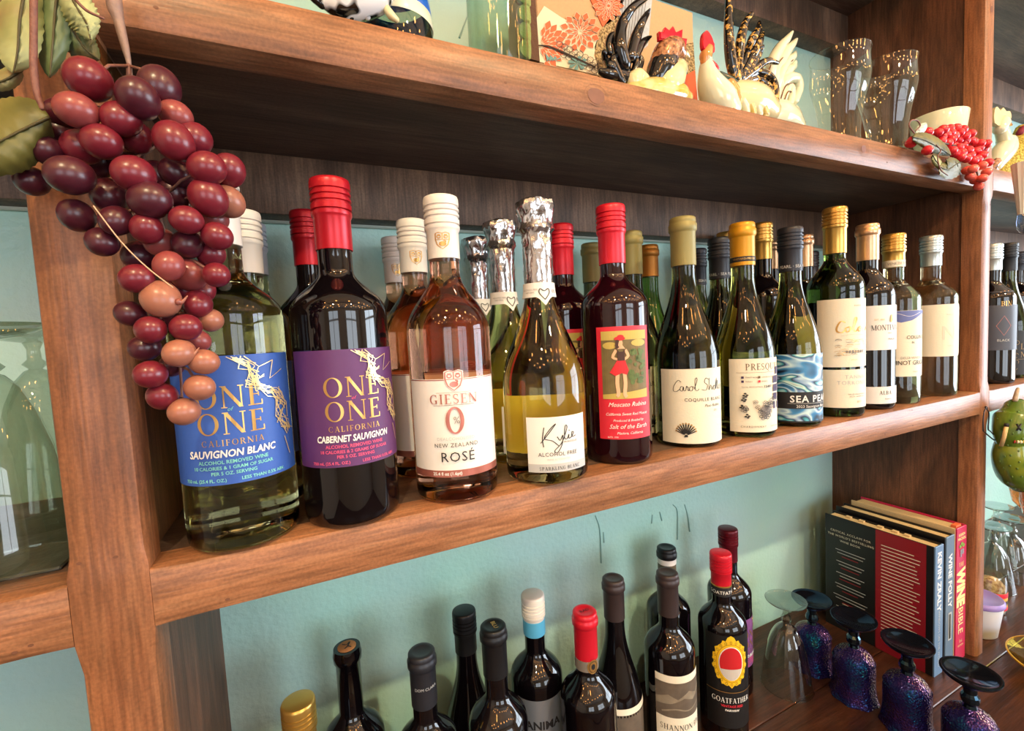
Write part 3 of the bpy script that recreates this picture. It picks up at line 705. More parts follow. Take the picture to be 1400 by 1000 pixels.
# 3 rose
def shield(I, mat, cx, cy, s, name='emblem', bg=None):
    out = [(-.5, .42), (-.25, .5), (0, .42), (.25, .5), (.5, .42), (.5, 0), (.36, -.38), (0, -.66), (-.36, -.38), (-.5, 0)]
    if bg: I.poly(bg, [(cx + x * s * 1.15, cy + y * s * 1.12) for x, y in out], 'emblem_backing')
    P = [(cx + x * s, cy + y * s) for x, y in out]; P.append(P[0]); I.stroke(mat, P, s * .07, name, 0)
    I.stroke(mat, [(cx, cy + .44 * s), (cx, cy)], s * .06, name, 0); I.stroke(mat, [(cx - .5 * s, cy), (cx + .5 * s, cy)], s * .06, name, 0)
    for dx in (-.25, .25): I.ring(mat, cx + dx * s, cy + .2 * s, .13 * s, .10 * s, .07 * s, name, n=10); I.stroke(mat, [(cx + (dx - .12) * s, cy + .34 * s), (cx + (dx + .12) * s, cy + .34 * s)], .06 * s, name, 0)
    I.ellipse(mat, cx, cy - .30 * s, .26 * s, .17 * s, name, 14); I.stroke(mat, [(cx + .12 * s, cy - .26 * s), (cx + .22 * s, cy - .12 * s), (cx + .08 * s, cy - .06 * s)], .09 * s, name, 4)
def rose_bottle(label, x, y, cpx=None, phi=None, px=True):
    b = bottle(label, x, y, ZM, 0.290, 'soft', 0.0405, G_ROSE, 'screw', C_WHITE, 0.060, MIDG)
    ph = hit_cyl(cpx[0], cpx[1], x, y, b.R)[0] if cpx else phi
    L = label_patch(b, None, 0.100, 0, 0, L_WHITE, phi=ph, z=(0.026, 0.117)); I = Ink()
    I.rect(P_ROSE, -.05, .0, .05, .0065, 'border'); I.rect(P_ROSE, -.05, .0897, .05, .0905, 'border'); I.text(P_WHITE, '25.4 fl oz (1.6pt)', -.010, .002, .0030, bold=.02)
    shield(I, P_ROSE, 0.001, .0905, .0155, bg=L_WHITE)
    I.serif(P_ROSE, 'GIESEN', 0, .0682, .0088, 1.05, 0.1); I.rect(P_GREY, -.019, .0667, .019, .0671, 'border'); I.rect(P_GREY, -.016, .0783, .016, .0786, 'border')
    I.serif(P_ROSE, '0', 0, .0405, .0245, 0.92); I.text(P_GREY, '%', .0015, .050, .0065)
    I.text(P_LGREY, 'DEALCOHOLISED', 0, .0347, .0030, spacing=1.1); I.text(P_BLACK, 'NEW ZEALAND', 0, .0285, .0038, spacing=1.15); I.text(P_BLACK, 'ROSÉ', .001, .0150, .0092, spacing=1.1)
    I.emit(L.fn, L.o)
    J = Ink(); shield(J, P_GOLD, 0, 0.247, .0135); f = wrap(b, ph - .05); J.emit(lambda u, v, o: f(u, v, o + .0012), b.cap, step=.002)
    label_patch(b, None, 0.07, 0, 0, L_WHITE, 'back_label', phi=ph + PI, z=(0.04, 0.105)); return b
b3 = rose_bottle('rosé wine bottle with white cap and white label, foremost of its three', 0.136, 0.036, (622, 575))
p = at_y(562, 306, .128); rose_bottle('rosé wine bottle directly behind the foremost rosé bottle', p.x, p.y, phi=-1.55)
p = at_y(538, 320, .221); rose_bottle('rearmost rosé wine bottle with white cap near the wall', p.x, p.y, phi=-1.6)
# 4 sparkling
def sparkling(label, x, y, cpx=None, phi=None):
    b = bottle(label, x, y, ZM, 0.296, 'sparkling', 0.0445, G_SPARK, 'foil', C_FOIL, 0.098, MIDG)
    ph = hit_cyl(cpx[0], cpx[1], x, y, b.R)[0] if cpx else phi
    L = label_patch(b, None, 0.068, 0, 0, L_WHITE, phi=ph, z=(0.014, 0.070)); I = Ink()
    I.rect(P_LGREY, -.034, 0, .034, .0085, 'border')
    for st in ([(-.016, .046), (-.018, .034), (-.017, .026)], [(-.020, .030), (-.013, .038), (-.004, .049), (-.010, .044), (-.016, .035), (-.008, .032), (-.001, .026)], [(-.003, .036), (.0, .032), (.003, .037), (.002, .028), (-.003, .020), (-.006, .022), (.002, .030), (.008, .044), (.006, .046), (.005, .034), (.008, .033), (.010, .037), (.010, .033), (.013, .034), (.016, .038), (.014, .039), (.014, .034), (.019, .035)]): I.stroke(P_BLACK, st, .0008, 'signature')
    I.ellipse(P_BLACK, .0105, .041, .0006, .0006, 'signature', 8); I.text(P_BLACK, 'MINOGUE', .012, .029, .0022, spacing=1.2)
    I.text(P_BLACK, 'ALCOHOL FREE', -.002, .0165, .0040, spacing=1.1); I.text(P_LGREY, 'WINE ALTERNATIVE', -.002, .0122, .0020); I.serif(P_BLACK, 'SPARKLING BLANC', .0, .0022, .0036, .9, .14)
    I.emit(L.fn, L.o)
    label_patch(b, None, 0.085, 0, 0, plain('yellow_back_label', (222, 206, 96), 0.6), 'back_label', phi=ph + PI, z=(0.018, 0.084))
    nb = label_patch(b, None, 0.085, 0, 0, L_WHITE, 'neck_label', phi=ph, z=(0.1915, 0.2065), out=.0024); J = Ink()
    J.poly(L_WHITE, [(-.011, .001), (.011, .001), (.006, -.002), (.0, -.009), (-.006, -.002)], 'neck_label_point')
    J.stroke(P_BLACK, [(0, -.003), (-.0055, .004), (-.0045, .0085), (0, .0062), (.0045, .0085), (.0055, .004), (0, -.003)], .0010, 'heart_print', 5)
    J.text(P_BLACK, '0%', .012, .004, .004); J.text(P_GREY, 'ALCOHOL FREE', -.016, .007, .0018); J.text(P_GREY, 'NATURAL', -.016, .004, .0018)
    J.emit(lambda u, v, o: nb.fn(u, v, o), nb.o)
    K = Ink()
    for (du, dv) in ((-.004, .215), (.009, .232), (-.012, .240), (.016, .214)):
        K.stroke(P_GREY, [(du - .004, dv), (du - .001, dv + .008), (du - .002, dv + .002), (du + .002, dv + .005), (du + .003, dv), (du + .007, dv + .003)], .0005, 'signature')
    f = wrap(b, ph); K.emit(lambda u, v, o: f(u, v, o + .0024), b.cap); return b
b4 = sparkling('sparkling wine bottle with silver foil neck, foremost of its three', 0.239, 0.034, (766, 612))
p = at_y(683, 300, .1245); sparkling('sparkling wine bottle with silver foil right behind the foremost one', p.x, p.y, phi=-1.45)
p = at_y(650, 316, .2185); sparkling('rearmost sparkling wine bottle with silver foil near the wall', p.x, p.y, phi=-1.5)
# 5 red label with a picture
def moscato(label, x, y, cpx=None, phi=None):
    b = bottle(label, x, y, ZM, 0.298, 'bordeaux', 0.039, G_RUBY, 'screw', C_BRED, 0.068, MIDG)
    ph = hit_cyl(cpx[0], cpx[1], x, y, b.R)[0] if cpx else phi
    L = label_patch(b, None, 0.066, 0, 0, L_RED, phi=ph, z=(0.030, 0.157)); I = Ink(); R_ = random.Random(5)
    bg = plain('picture_brown', (112, 96, 56), .6, var=.4, bscale=90); gr = plain('picture_green', (86, 104, 50), .6, var=.5, bscale=160); sk = plain('picture_skin', (226, 176, 138), .6); rd = plain('picture_red', (206, 34, 44), .6); br = plain('picture_dark', (66, 38, 28), .6); yl = plain('picture_yellow', (190, 166, 84), .6)
    x0, x1, y0, y1 = -.0275, .0275, .046, .122; I.rect(bg, x0, y0, x1, y1, 'picture')
    I.rect(yl, x0, .112, x1, y1, 'picture_cloud'); I.ellipse(yl, .016, .108, .010, .004, 'picture_cloud', 12); I.ellipse(yl, -.018, .106, .008, .004, 'picture_cloud', 12); I.poly(yl, [(x0, y0), (x1, y0), (x1, .056), (x0, .051)], 'picture_cloud')
    for _ in range(26): I.ellipse(gr, R_.uniform(.004, .022), R_.uniform(.062, .100), R_.uniform(.002, .005), R_.uniform(.002, .004), 'picture_bush', 7)
    cx = -.006
    I.stroke(sk, [(cx - .004, .078), (cx - .005, .064), (cx - .004, .052), (cx - .006, .049)], .0036, 'picture_figure', 3); I.stroke(sk, [(cx + .003, .078), (cx + .004, .064), (cx + .003, .052), (cx + .005, .048)], .0036, 'picture_figure', 3)
    I.stroke(sk, [(cx - .005, .101), (cx - .009, .093), (cx - .002, .090)], .003, 'picture_figure', 3); I.stroke(sk, [(cx + .005, .101), (cx + .008, .094), (cx + .003, .090)], .003, 'picture_figure', 3)
    I.ellipse(sk, cx - .001, .1085, .0034, .0042, 'picture_figure', 12); I.poly(sk, [(cx - .005, .102), (cx + .005, .102), (cx + .002, .106), (cx - .002, .106)], 'picture_figure')
    I.poly(rd, [(cx - .004, .090), (cx + .004, .090), (cx + .008, .078), (cx + .006, .073), (cx, .075), (cx - .007, .072), (cx - .013, .076)], 'picture_dress'); I.poly(br, [(cx - .004, .089), (cx + .004, .089), (cx + .0045, .102), (cx + .002, .099), (cx - .002, .099), (cx - .0045, .102)], 'picture_bodice')
    I.stroke(br, [(cx - .003, .112), (cx - .0045, .106), (cx - .003, .103)], .003, 'picture_bodice', 3); I.ellipse(rd, cx - .001, .1135, .0062, .0024, 'picture_dress', 12); I.ellipse(rd, cx, .1155, .0038, .0022, 'picture_dress', 12)
    wt = P_WHITE
    I.text(wt, 'Moscato Rubino', .001, .0375, .0050, shear=.35, maxw=.046); I.text(wt, 'California Sweet Red Muscat', 0, .0275, .0032, shear=.35, maxw=.050); I.text(wt, 'Produced & Bottled by', .001, .0205, .0028, shear=.35, maxw=.04); I.text(wt, 'Salt of the Earth', .001, .0125, .0050, shear=.35, maxw=.046); I.text(wt, 'Madera, California', .002, .0060, .0030, shear=.35, maxw=.038); I.text(wt, 'ESTD. 1990', -.018, .002, .0018)
    I.emit(L.fn, L.o); return b
b5 = moscato('dark red wine bottle with red cap and red picture label, foremost of two', 0.343, 0.041, (857, 520))
p = at_z(766, 308, ZM + .298); moscato('dark red wine bottle with red picture label behind the foil-topped bottle', p.x, p.y, phi=-1.45)
# 6 cream label with a shell, olive capsule
def shell_bottle(label, x, y, cpx=None, phi=None, cap=C_OLIVE):
    b = bottle(label, x, y, ZM, 0.293, 'burgundy', 0.041, G_DKOLIVE, 'capsule', cap, 0.062, MIDG)
    ph = hit_cyl(cpx[0], cpx[1], x, y, b.R)[0] if cpx else phi
    L = label_patch(b, None, 0.092, 0, 0, L_CREAM, phi=ph, z=(0.006, 0.100)); I = Ink()
    for st in ([(-.018, .078), (-.022, .080), (-.027, .073), (-.028, .067), (-.024, .066), (-.020, .069)], [(-.0155, .072), (-.0185, .0722), (-.0195, .068), (-.0170, .0668), (-.0155, .072), (-.0150, .0675), (-.0130, .0675), (-.0118, .0728), (-.0108, .0715), (-.0100, .0715), (-.0100, .0672), (-.0085, .0685)], [(-.0060, .0725), (-.0082, .0710), (-.0080, .0672), (-.0055, .0672), (-.0045, .0710), (-.0062, .0725), (-.0030, .0715)], [(-.0030, .0690), (.0005, .0790), (.0000, .0830), (-.0018, .0800), (-.0015, .0690), (.0005, .0668), (.0030, .0690)],
               [(.016, .080), (.012, .082), (.010, .077), (.014, .073), (.012, .067), (.006, .068)], [(.017, .082), (.016, .067), (.019, .073), (.021, .067), (.023, .071), (.026, .072), (.023, .069), (.026, .067), (.030, .081), (.028, .067), (.032, .078), (.032, .067), (.036, .072), (.034, .068), (.038, .067), (.040, .073), (.041, .067)]): I.stroke(P_BLACK, st, .0007, 'signature')
    I.text(P_BLACK, 'COQUILLE BLANC', .012, .0535, .0042, spacing=1.15, align='C'); I.text(P_BLACK, 'Paso Robles', .022, .046, .0036, shear=.35); I.text(P_GREY, '2021', .026, .040, .0025)
    for k in range(11):
        a = math.radians(25 + 13 * k); r = .0125 + .0025 * math.sin(math.radians(180 * k / 10))
        I.stroke(P_BLACK, [(-.014 + .002 * math.cos(a), .011 + .002 * math.sin(a)), (-.014 + r * math.cos(a) * 1.05, .011 + r * math.sin(a))], .0014, 'shell_print', 0)
        I.ellipse(P_GOLD, -.014 + r * math.cos(a) * 1.05, .011 + r * math.sin(a), .0011, .0011, 'shell_edge', 7)
    I.poly(P_BLACK, [(-.0165, .0085), (-.0115, .0085), (-.0125, .0115), (-.0155, .0115)], 'shell_print')
    I.emit(L.fn, L.o); return b
b6 = shell_bottle('white wine bottle with olive capsule and cream shell label at the front', 0.463, 0.048, (953, 560))
p = at_y(808, 332, .217); shell_bottle('olive-capped bottle standing by the wall behind the red-label bottle', p.x, p.y, phi=-1.4)
p = at_y(862, 322, .132); shell_bottle('olive-capped bottle half hidden behind the red-capped front bottle', p.x, p.y, phi=-1.4)
# 7 yellow capsule, cream printed label
b7 = bottle('white wine bottle with yellow-gold capsule and cream floral label', 0.562, 0.038, ZM, 0.289, 'burgundy', 0.0385, G_OLIVE, 'capsule', C_YELLOW, 0.058, MIDG)
band = neck_band(b7, 0.236, 0.243, P_BLACK); ph7 = hit_cyl(1040, 540, b7.x, b7.y, b7.R)[0]
neck_text(b7, 'VINEYARD-PRESQU', 0.2385, .0026, P_GOLD, ph7 - .35, parent=band)
L = label_patch(b7, None, 0.078, 0, 0, L_CREAM, phi=ph7, z=(0.008, 0.106)); I = Ink(); R_ = random.Random(9)
br_ = plain('brown_ink', (110, 84, 62), .6); pu_ = plain('plum_ink', (66, 44, 84), .6)
I.serif(br_, "PRESQU'ILE", .010, .083, .0085, .85, .1); I.rect(br_, -.030, .0795, .030, .0798, 'border')
for k, (a, c) in enumerate(((-.024, .072), (-.004, .072), (-.024, .0665), (-.004, .0665))):
    I.rect((pu_, br_, pu_, L_RED)[k], a, c, a + .003, c + .003, 'swatch_print'); I.text(P_GREY, ('PINOT NOIR', 'CHARDONNAY', 'SYRAH', 'BARREL')[k], a + .005, c + .0005, .0019, align='L')
I.text(P_GREY, 'TOTAL PRODUCTION', -.024, .0598, .0019, align='L'); I.text(P_BLACK, '12,480', .004, .0595, .0032, bold=.02, align='L')
for r in range(5):
    for c in range(3): I.rect(pu_, .020 + c * .0058, .076 - r * .0115, .0248 + c * .0058, .076 - r * .0115 + .0095, 'swatch_print') if (r + c) % 5 else None
for _ in range(26):
    cx, cy = R_.gauss(.006, .012), R_.gauss(.032, .010); s = R_.uniform(.003, .0062)
    if abs(cx) < .034 and .012 < cy < .056:
        for k in range(5):
            a = 2 * PI * k / 5 + cx * 300; I.ring((P_BLACK, P_GREY)[k % 2], cx + s * .6 * math.cos(a), cy + s * .6 * math.sin(a), s * .45, s * .3, s * .14, 'flower_print', n=7)
for (ax, ay) in ((-.022, .044), (-.024, .034), (-.018, .022), (-.020, .050)):
    for k in range(4): I.ellipse(P_BLACK, ax + .002 * math.cos(k * 1.7), ay + .0022 * math.sin(k * 1.7), .0018, .0011, 'flower_print', 7)
I.text(P_BLACK, 'CHARDONNAY', -.010, .0065, .0026, spacing=1.4); I.text(P_GREY, 'SANTA MARIA', .022, .0065, .0018); I.emit(L.fn, L.o)
# 8 abalone label
ab_m, nt, bb_ = new_mat('abalone_print'); tc = nt.nodes.new('ShaderNodeTexCoord'); mp = nt.nodes.new('ShaderNodeMapping'); mp.inputs['Scale'].default_value = (15, 15, 30)
wv = nt.nodes.new('ShaderNodeTexNoise'); wv.inputs['Scale'].default_value = 1.0; wv.inputs['Distortion'].default_value = 1.6; wv.inputs['Detail'].default_value = 1
cr = nt.nodes.new('ShaderNodeValToRGB'); el = cr.color_ramp.elements; el[0].position = .30; el[0].color = srgb(14, 26, 48); el[1].position = .74; el[1].color = srgb(20, 40, 70)
for pos, c in ((.40, (58, 130, 184)), (.46, (196, 222, 224)), (.50, (120, 150, 190)), (.54, (22, 34, 60)), (.58, (70, 160, 180)), (.64, (206, 232, 220))): k = el.new(pos); k.color = srgb(*c)
nt.links.new(tc.outputs['Object'], mp.inputs[0]); nt.links.new(mp.outputs[0], wv.inputs['Vector']); nt.links.new(wv.outputs['Fac'], cr.inputs[0]); nt.links.new(cr.outputs[0], bb_.inputs['Base Color']); bb_.inputs['Roughness'].default_value = .35
def sea_bottle(label, x, y, cpx=None, phi=None, detail=True):
    b = bottle(label, x, y, ZM, 0.289, 'burgundy', 0.0385, G_OLIVE, 'screw', C_DARK, 0.064, MIDG)
    ph = hit_cyl(cpx[0], cpx[1], x, y, b.R)[0] if cpx else phi
    L = label_patch(b, None, 0.120, 0, 0, ab_m, phi=ph, z=(0.007, 0.105)); I = Ink()
    I.rect(P_BLACK, -.06, .020, .06, .044, 'black_band'); I.text(P_WHITE, 'SEA PEARL', .004, .0295, .0098, bold=.02, spacing=1.15); I.text(P_WHITE, '2023 Sauvignon Blanc', .0, .0215, .0040); I.rect(P_WHITE, -.035, .0275, .045, .0278, 'border')
    I.rect(P_BLACK, -.06, .0, .06, .0022, 'black_band'); I.emit(L.fn, L.o)
    neck_text(b, 'SEA PEARL · SEA PEARL', .2295, .0044, P_LGREY, ph - .5, bold=.01); return b
p = at_y(1080, 313, .040); b8 = sea_bottle('white wine bottle with charcoal cap and blue-green marbled label at front', p.x, .040, (1112, 545))
p = at_y(952, 338, .205); sea_bottle('charcoal-capped bottle by the wall behind the shell-label bottle', p.x, .205, phi=-1.9)
p = at_y(989, 332, .122); sea_bottle('charcoal-capped bottle behind the yellow-capped bottle', p.x - .01, .122, phi=-2.0)
# 9 tall green bottle with two cream labels
b9 = Bottle(); x9 = at_y(1141, 284, .042).x
b9 = bottle('tall green wine bottle with gold cap and two cream labels', x9, .042, ZM, 0.326, 'tall', 0.0385, G_GREEN, 'screw', C_GOLD, 0.072, MIDG)
ph9 = hit_cyl(1162, 460, b9.x, b9.y, b9.R)[0]
L = label_patch(b9, None, 0.088, 0, 0, L_CREAM, phi=ph9, z=(0.078, 0.182)); I = Ink(); gd = P_GOLD
for st in ([(-.006, .068), (-.012, .070), (-.017, .062), (-.017, .055), (-.011, .053), (-.006, .057)], [(-.002, .061), (-.006, .059), (-.005, .054), (-.001, .055), (.001, .060), (-.002, .061), (.005, .057)], [(.004, .057), (.010, .072), (.008, .074), (.005, .060), (.008, .054), (.012, .057)], [(.016, .061), (.012, .058), (.014, .054), (.018, .056), (.016, .061), (.022, .060), (.024, .054), (.027, .061), (.030, .055), (.034, .060)]): I.stroke(gd, st, .0022, 'signature')
I.text(P_GREY, 'BODEGA', .012, .092, .0022); I.stroke(P_GREY, [(-.012, .048), (.004, .0495), (.026, .048)], .0003, 'border')
R_ = random.Random(4)
for _ in range(46): a, c = R_.uniform(-.022, .030), R_.uniform(.016, .044); I.stroke(gd if _ % 3 else P_GREY, [(a, c), (a + R_.uniform(.002, .006), c + R_.uniform(-.001, .0015)), (a + R_.uniform(.006, .010), c)], .0006, 'estate_print', 2)
for k in range(7): I.rect(P_GREY, -.006 + k * .0042, .0215, -.0035 + k * .0042, .0255, 'estate_print')
I.text(gd, 'ESTATE', .006, .010, .002); I.emit(L.fn, L.o)
L2 = label_patch(b9, None, 0.088, 0, 0, L_CREAM, name='lower_label', phi=ph9, z=(0.015, 0.074)); I = Ink(); I.text(P_LGREY, 'TANNAT', .012, .045, .006, spacing=1.2); I.text(P_LGREY, 'TORRONTES', .010, .036, .006, spacing=1.2); I.text(P_GREY, 'VALLES CALCHAQUIES', .012, .020, .0022); I.text(P_GREY, 'SALTA · ARGENTINA', .012, .0165, .0020); I.text(gd, '2021', .014, .008, .0030); I.emit(L2.fn, L2.o)
# 10 dark with white label
x10 = at_y(1186, 304, .045).x; b10 = bottle('dark wine bottle with rose-gold capsule, white label and white foot band', x10, .045, ZM, 0.306, 'tall', 0.0375, G_BLACK, 'capsule', C_ROSEG, 0.060, MIDG)
ph10 = hit_cyl(1208, 450, b10.x, b10.y, b10.R)[0]; L = label_patch(b10, None, 0.080, 0, 0, L_WHITE, phi=ph10, z=(0.098, 0.170)); I = Ink()
I.serif(P_BLACK, 'MONTEVINA', .010, .032, .0085, .78, .06); I.text(P_GREY, 'MALBEC', .016, .016, .0034); I.text(P_GREY, 'FAMILY', .012, .026, .0024); I.text(P_GOLD, 'EST. 1892', -.006, .048, .0026)
I.poly(P_GOLD, [(.010, .046), (.013, .044), (.016, .048), (.0145, .055), (.013, .058), (.011, .053)], 'emblem'); I.emit(L.fn, L.o)
L2 = label_patch(b10, None, 0.110, 0, 0, L_WHITE, name='lower_label', phi=ph10, z=(0.010, 0.038)); I = Ink(); I.serif(P_BLACK, 'ALBA', .004, .015, .0062, .9, .1); I.text(P_GREY, 'Reserva', .008, .007, .0026); I.emit(L2.fn, L2.o)
# 11 pale with map label
x11 = at_y(1222, 320, .045).x; b11 = bottle('pale wine bottle with gold cap and white label topped by a blue hill', x11, .045, ZM, 0.294, 'bordeaux', 0.0375, G_CLEAR, 'screw', C_GOLD, 0.048, MIDG)
nb = neck_band(b11, .236, .248, L_CREAM); ph11 = hit_cyl(1243, 470, b11.x, b11.y, b11.R)[0]; neck_text(b11, 'VENEZIE DOC', .240, .0042, P_GREY, ph11, parent=nb)
L = label_patch(b11, None, 0.080, 0, 0, L_CREAM, phi=ph11, z=(0.048, 0.160)); I = Ink(); bl = plain('dusk_blue_ink', (96, 108, 168), .6)
I.poly(bl, [(-.04, .1115), (.04, .1115), (.04, .104), (.026, .106), (.014, .100), (.004, .095), (-.012, .092), (-.024, .096), (-.04, .093)], 'hill_print'); I.stroke(P_WHITE, [(-.04, .104), (-.02, .108), (0, .102), (.02, .108)], .0006, 'hill_line')
I.text(P_BLACK, 'COLLINE', .012, .064, .006); I.text(P_BLACK, 'N', .006, .056, .004); I.text(P_GREY, 'DELLE VENEZIE', .005, .030, .0038); I.text(P_BLACK, 'PINOT GRIGIO', .006, .020, .0075, maxw=.058); I.text(P_GREY, 'ITALIA', .010, .007, .0024); I.emit(L.fn, L.o)
# 12 pale with rounded white label
x12 = at_y(1273, 323, .045).x; b12 = bottle('pale wine bottle with silver cap beside the right post, blank-looking rounded label', x12, .045, ZM, 0.296, 'bordeaux', 0.0385, G_CLEAR, 'screw', C_SILVER, 0.056, MIDG)
ph12 = hit_cyl(1288, 457, b12.x, b12.y, b12.R)[0]; L = label_patch(b12, None, 0.078, 0, 0, L_CREAM, phi=ph12, z=(0.074, 0.168), round_=.006); I = Ink(); I.text(plain('cream_emboss', (216, 208, 190), .5), 'N', .012, .030, .026); I.text(P_LGREY, 'BLANC', .012, .074, .0026); I.text(P_LGREY, 'SUR LIE', .014, .018, .0024); I.emit(L.fn, L.o)
# back rows: bottles of which mostly the caps show
def back(label, px, y, kind, R, gm, cap, cm, clen, paper=None, h=None, phi=-1.6, hmin=.26):
    p = at_y(px[0], px[1], y); hh = h or (p.z - ZM); b = bottle(label, p.x, y, ZM, hh, kind, R, gm, cap, cm, clen, MIDG)
    if paper: label_patch(b, None, .085, 0, 0, paper, phi=phi, z=(.05, .14))
    return b
bk = one_b = back('white wine bottle with white cap right behind the blue-label bottle', (329, 290), .116, 'bordeaux', .037, G_STRAW, 'screw', C_WHITE, .06, L_BLUE)
back('white wine bottle with grey-white cap by the wall, behind the hanging grapes', (341, 306), .222, 'bordeaux', .037, G_STRAW, 'screw', C_GREYW, .06, L_BLUE)
back('red wine bottle with dark red cap behind the purple-label bottle', (417, 290), .175, 'bordeaux', .037, G_BLACK, 'screw', C_RED, .0615, L_PURPLE)
back('green bottle with bronze capsule and dark ring by the wall', (886, 336), .198, 'burgundy', .0385, G_GREEN, 'capsule', C_BRONZE, .052, L_CREAM)
back('dark bottle with bronze-gold cap rim, mostly behind the yellow-capped bottle', (993, 318), .205, 'bordeaux', .0365, G_BLACK, 'screw', C_GOLD, .05)
back('dark bottle with gold cap and cream label behind the yellow-capped bottle', (1041, 306), .118, 'bordeaux', .0375, G_BLACK, 'screw', C_GOLD, .06, L_CREAM)
back('dark bottle with thin tan capsule, half hidden behind the charcoal-capped bottle', (1054, 331), .214, 'bordeaux', .0365, G_BLACK, 'capsule', C_ROSEG, .055)
back('dark bottle with tan capsule between the charcoal and gold capped bottles', (1098, 322), .135, 'bordeaux', .0365, G_BLACK, 'capsule', C_ROSEG, .058)
back('rearmost dark bottle with black cap left of the tall gold-capped bottle', (1107, 345), .218, 'bordeaux', .0365, G_BLACK, 'screw', C_BROWN, .05)

# ------------------------------------------------------------------ bottles on the counter
ZL = ZC + Z_CNT; LOWG = 'wine bottles on the counter'
def low(label, px, h, kind, gm, cap, cm, clen=.055, R=.0375):
    p = at_z(px[0], px[1], ZL + h); return bottle(label, p.x, p.y, ZL, h, kind, R, gm, cap, cm, clen, LOWG)
la = low('wine bottle with brushed gold screw cap, leftmost on the counter', (407, 958), .305, 'bordeaux', G_BLACK, 'screw', C_GOLD, .06)
lb = low('black bottle closed with a bare stamped cork', (474, 884), .305, 'bordeaux', G_BLACK, 'cork', None)
I = Ink(); I.stroke(P_BLACK, [(-.005, .004), (0, .001), (.004, .005), (.001, -.002), (-.003, -.006)], .0016, 'cork_stamp', 4); I.stroke(P_BLACK, [(.001, -.002), (.005, -.006)], .0016, 'cork_stamp', 2); I.emit(lambda u, v, o: Vector((u, v, lb.h + .0012 + o)), lb.cap, step=None)
lc = low('black bottle with matte charcoal capsule bearing a small silver crest', (576, 890), .305, 'bordeaux', G_BLACK, 'capsule', C_DARK, .065)
neck_text(lc, 'DOM CLARA', .265, .0035, P_LGREY, -1.6)
ld = low('slim black bottle with ribbed black screw cap near the wall', (634, 834), .29, 'burgundy', G_BLACK, 'screw', C_BLACK, .06)
le = low('black bottle with black capsule and gold stamp on its top', (674, 855), .32, 'bordeaux', G_BLACK, 'capsule', C_BLACK, .062)
I = Ink(); I.text(P_GOLD, 'BLU', 0, -.003, .006, bold=.02, rot=0); I.emit(lambda u, v, o: Vector((v * .9 + .002, -u, le.h - .0004 + o)), le.cap, step=None)
lf = low('black bottle with white cap banded in sky blue', (728, 812), .305, 'bordeaux', G_BLACK, 'screw', C_WHITE, .058)
neck_band(lf, .2475, .2695, plain('sky_blue_band', (84, 166, 206), .4), 'blue_band', .0016)
phf = hit_cyl(745, 985, lf.x, lf.y, lf.R)[0]; L = label_patch(lf, None, .08, 0, 0, plain('silver_label', (150, 156, 166), .35, .6), phi=phf, z=(.06, .172)); I = Ink(); I.text(P_BLACK, 'ANIMA', -.002, .070, .012, bold=.03); I.emit(L.fn, L.o)
lg = low('black bottle with bright red capsule and gold medallion on its neck', (799, 835), .305, 'bordeaux', G_BLACK, 'capsule', C_BRED, .062)
I = Ink(); I.text(C_MAROON, 'RAD', 0, -.002, .005, bold=.02); I.emit(lambda u, v, o: Vector((u, v, lg.h - .0004 + o)), lg.cap, step=None)
nbg = neck_band(lg, .2285, .243, plain('grey_neck_band', (120, 112, 104), .5)); I = Ink(); I.ellipse(P_GOLD, .004, .236, .0085, .0095, 'medallion'); I.ring(P_BLACK, .004, .236, .0062, .0072, .0006, 'medallion_ring'); I.ellipse(P_BLACK, .004, .236, .003, .004, 'medallion_ring', 12)
fg = wrap(lg, hit_cyl(806, 890, lg.x, lg.y, .0147)[0]); I.emit(lambda u, v, o: fg(u, v, o + .0016), nbg)
label_patch(lg, None, .09, 0, 0, L_WHITE, phi=-1.15, z=(.04, .140))
lh = low('sloping black bottle with dark brown capsule and cream-edged label', (838, 790), .305, 'burgundy', G_BLACK, 'capsule', C_BROWN, .062)
L_TAUPE = plain('taupe_photo_label', (96, 84, 72), .6, var=.5, bscale=60)
L = label_patch(lh, None, .10, 0, 0, L_TAUPE, phi=-1.5, z=(.03, .125)); I = Ink(); I.rect(L_CREAM, -.05, .086, .05, .095, 'border'); I.emit(L.fn, L.o)
li = low('black bottle with white-ringed brown neck against the wall', (911, 748), .29, 'bordeaux', G_BLACK, 'capsule', C_BLACK, .016)
neck_band(li, .262, .2735, L_WHITE, 'white_ring', .0016); neck_band(li, .228, .262, plain('brown_neck_wrap', (92, 78, 58), .5), 'neck_wrap', .0012)
lj = low('black bottle with brown capsule and cream label with a brown hill landscape', (912, 782), .305, 'bordeaux', G_BLACK, 'capsule', C_BROWN, .065)
phj = hit_cyl(932, 950, lj.x, lj.y, lj.R)[0]; L = label_patch(lj, None, .078, 0, 0, L_CREAM, phi=phj, z=(.03, .165)); I = Ink()
I.rect(L_TAUPE, -.039, .070, .039, .124, 'landscape_print'); hl = plain('hill_ink', (136, 124, 106), .6, var=.4, bscale=80)
I.poly(hl, [(-.039, .098), (-.02, .106), (-.006, .099), (.012, .110), (.026, .103), (.039, .112), (.039, .105), (.02, .094), (.004, .100), (-.016, .092), (-.039, .088)], 'hill_print')
I.stroke(hl, [(-.03, .078), (-.01, .084), (.012, .08), (.035, .086)], .003, 'hill_print'); I.serif(P_BLACK, 'SHANNON', -.008, .0505, .0085, .85, .1); I.serif(P_BLACK, 'RIDGE', .030, .0505, .0085, .5, .1); I.text(P_GREY, 'HIGH ELEVATION', -.006, .0435, .0030, spacing=1.2); I.text(P_BLACK, 'Lake County', 0, .030, .005, shear=.3); I.emit(L.fn, L.o)
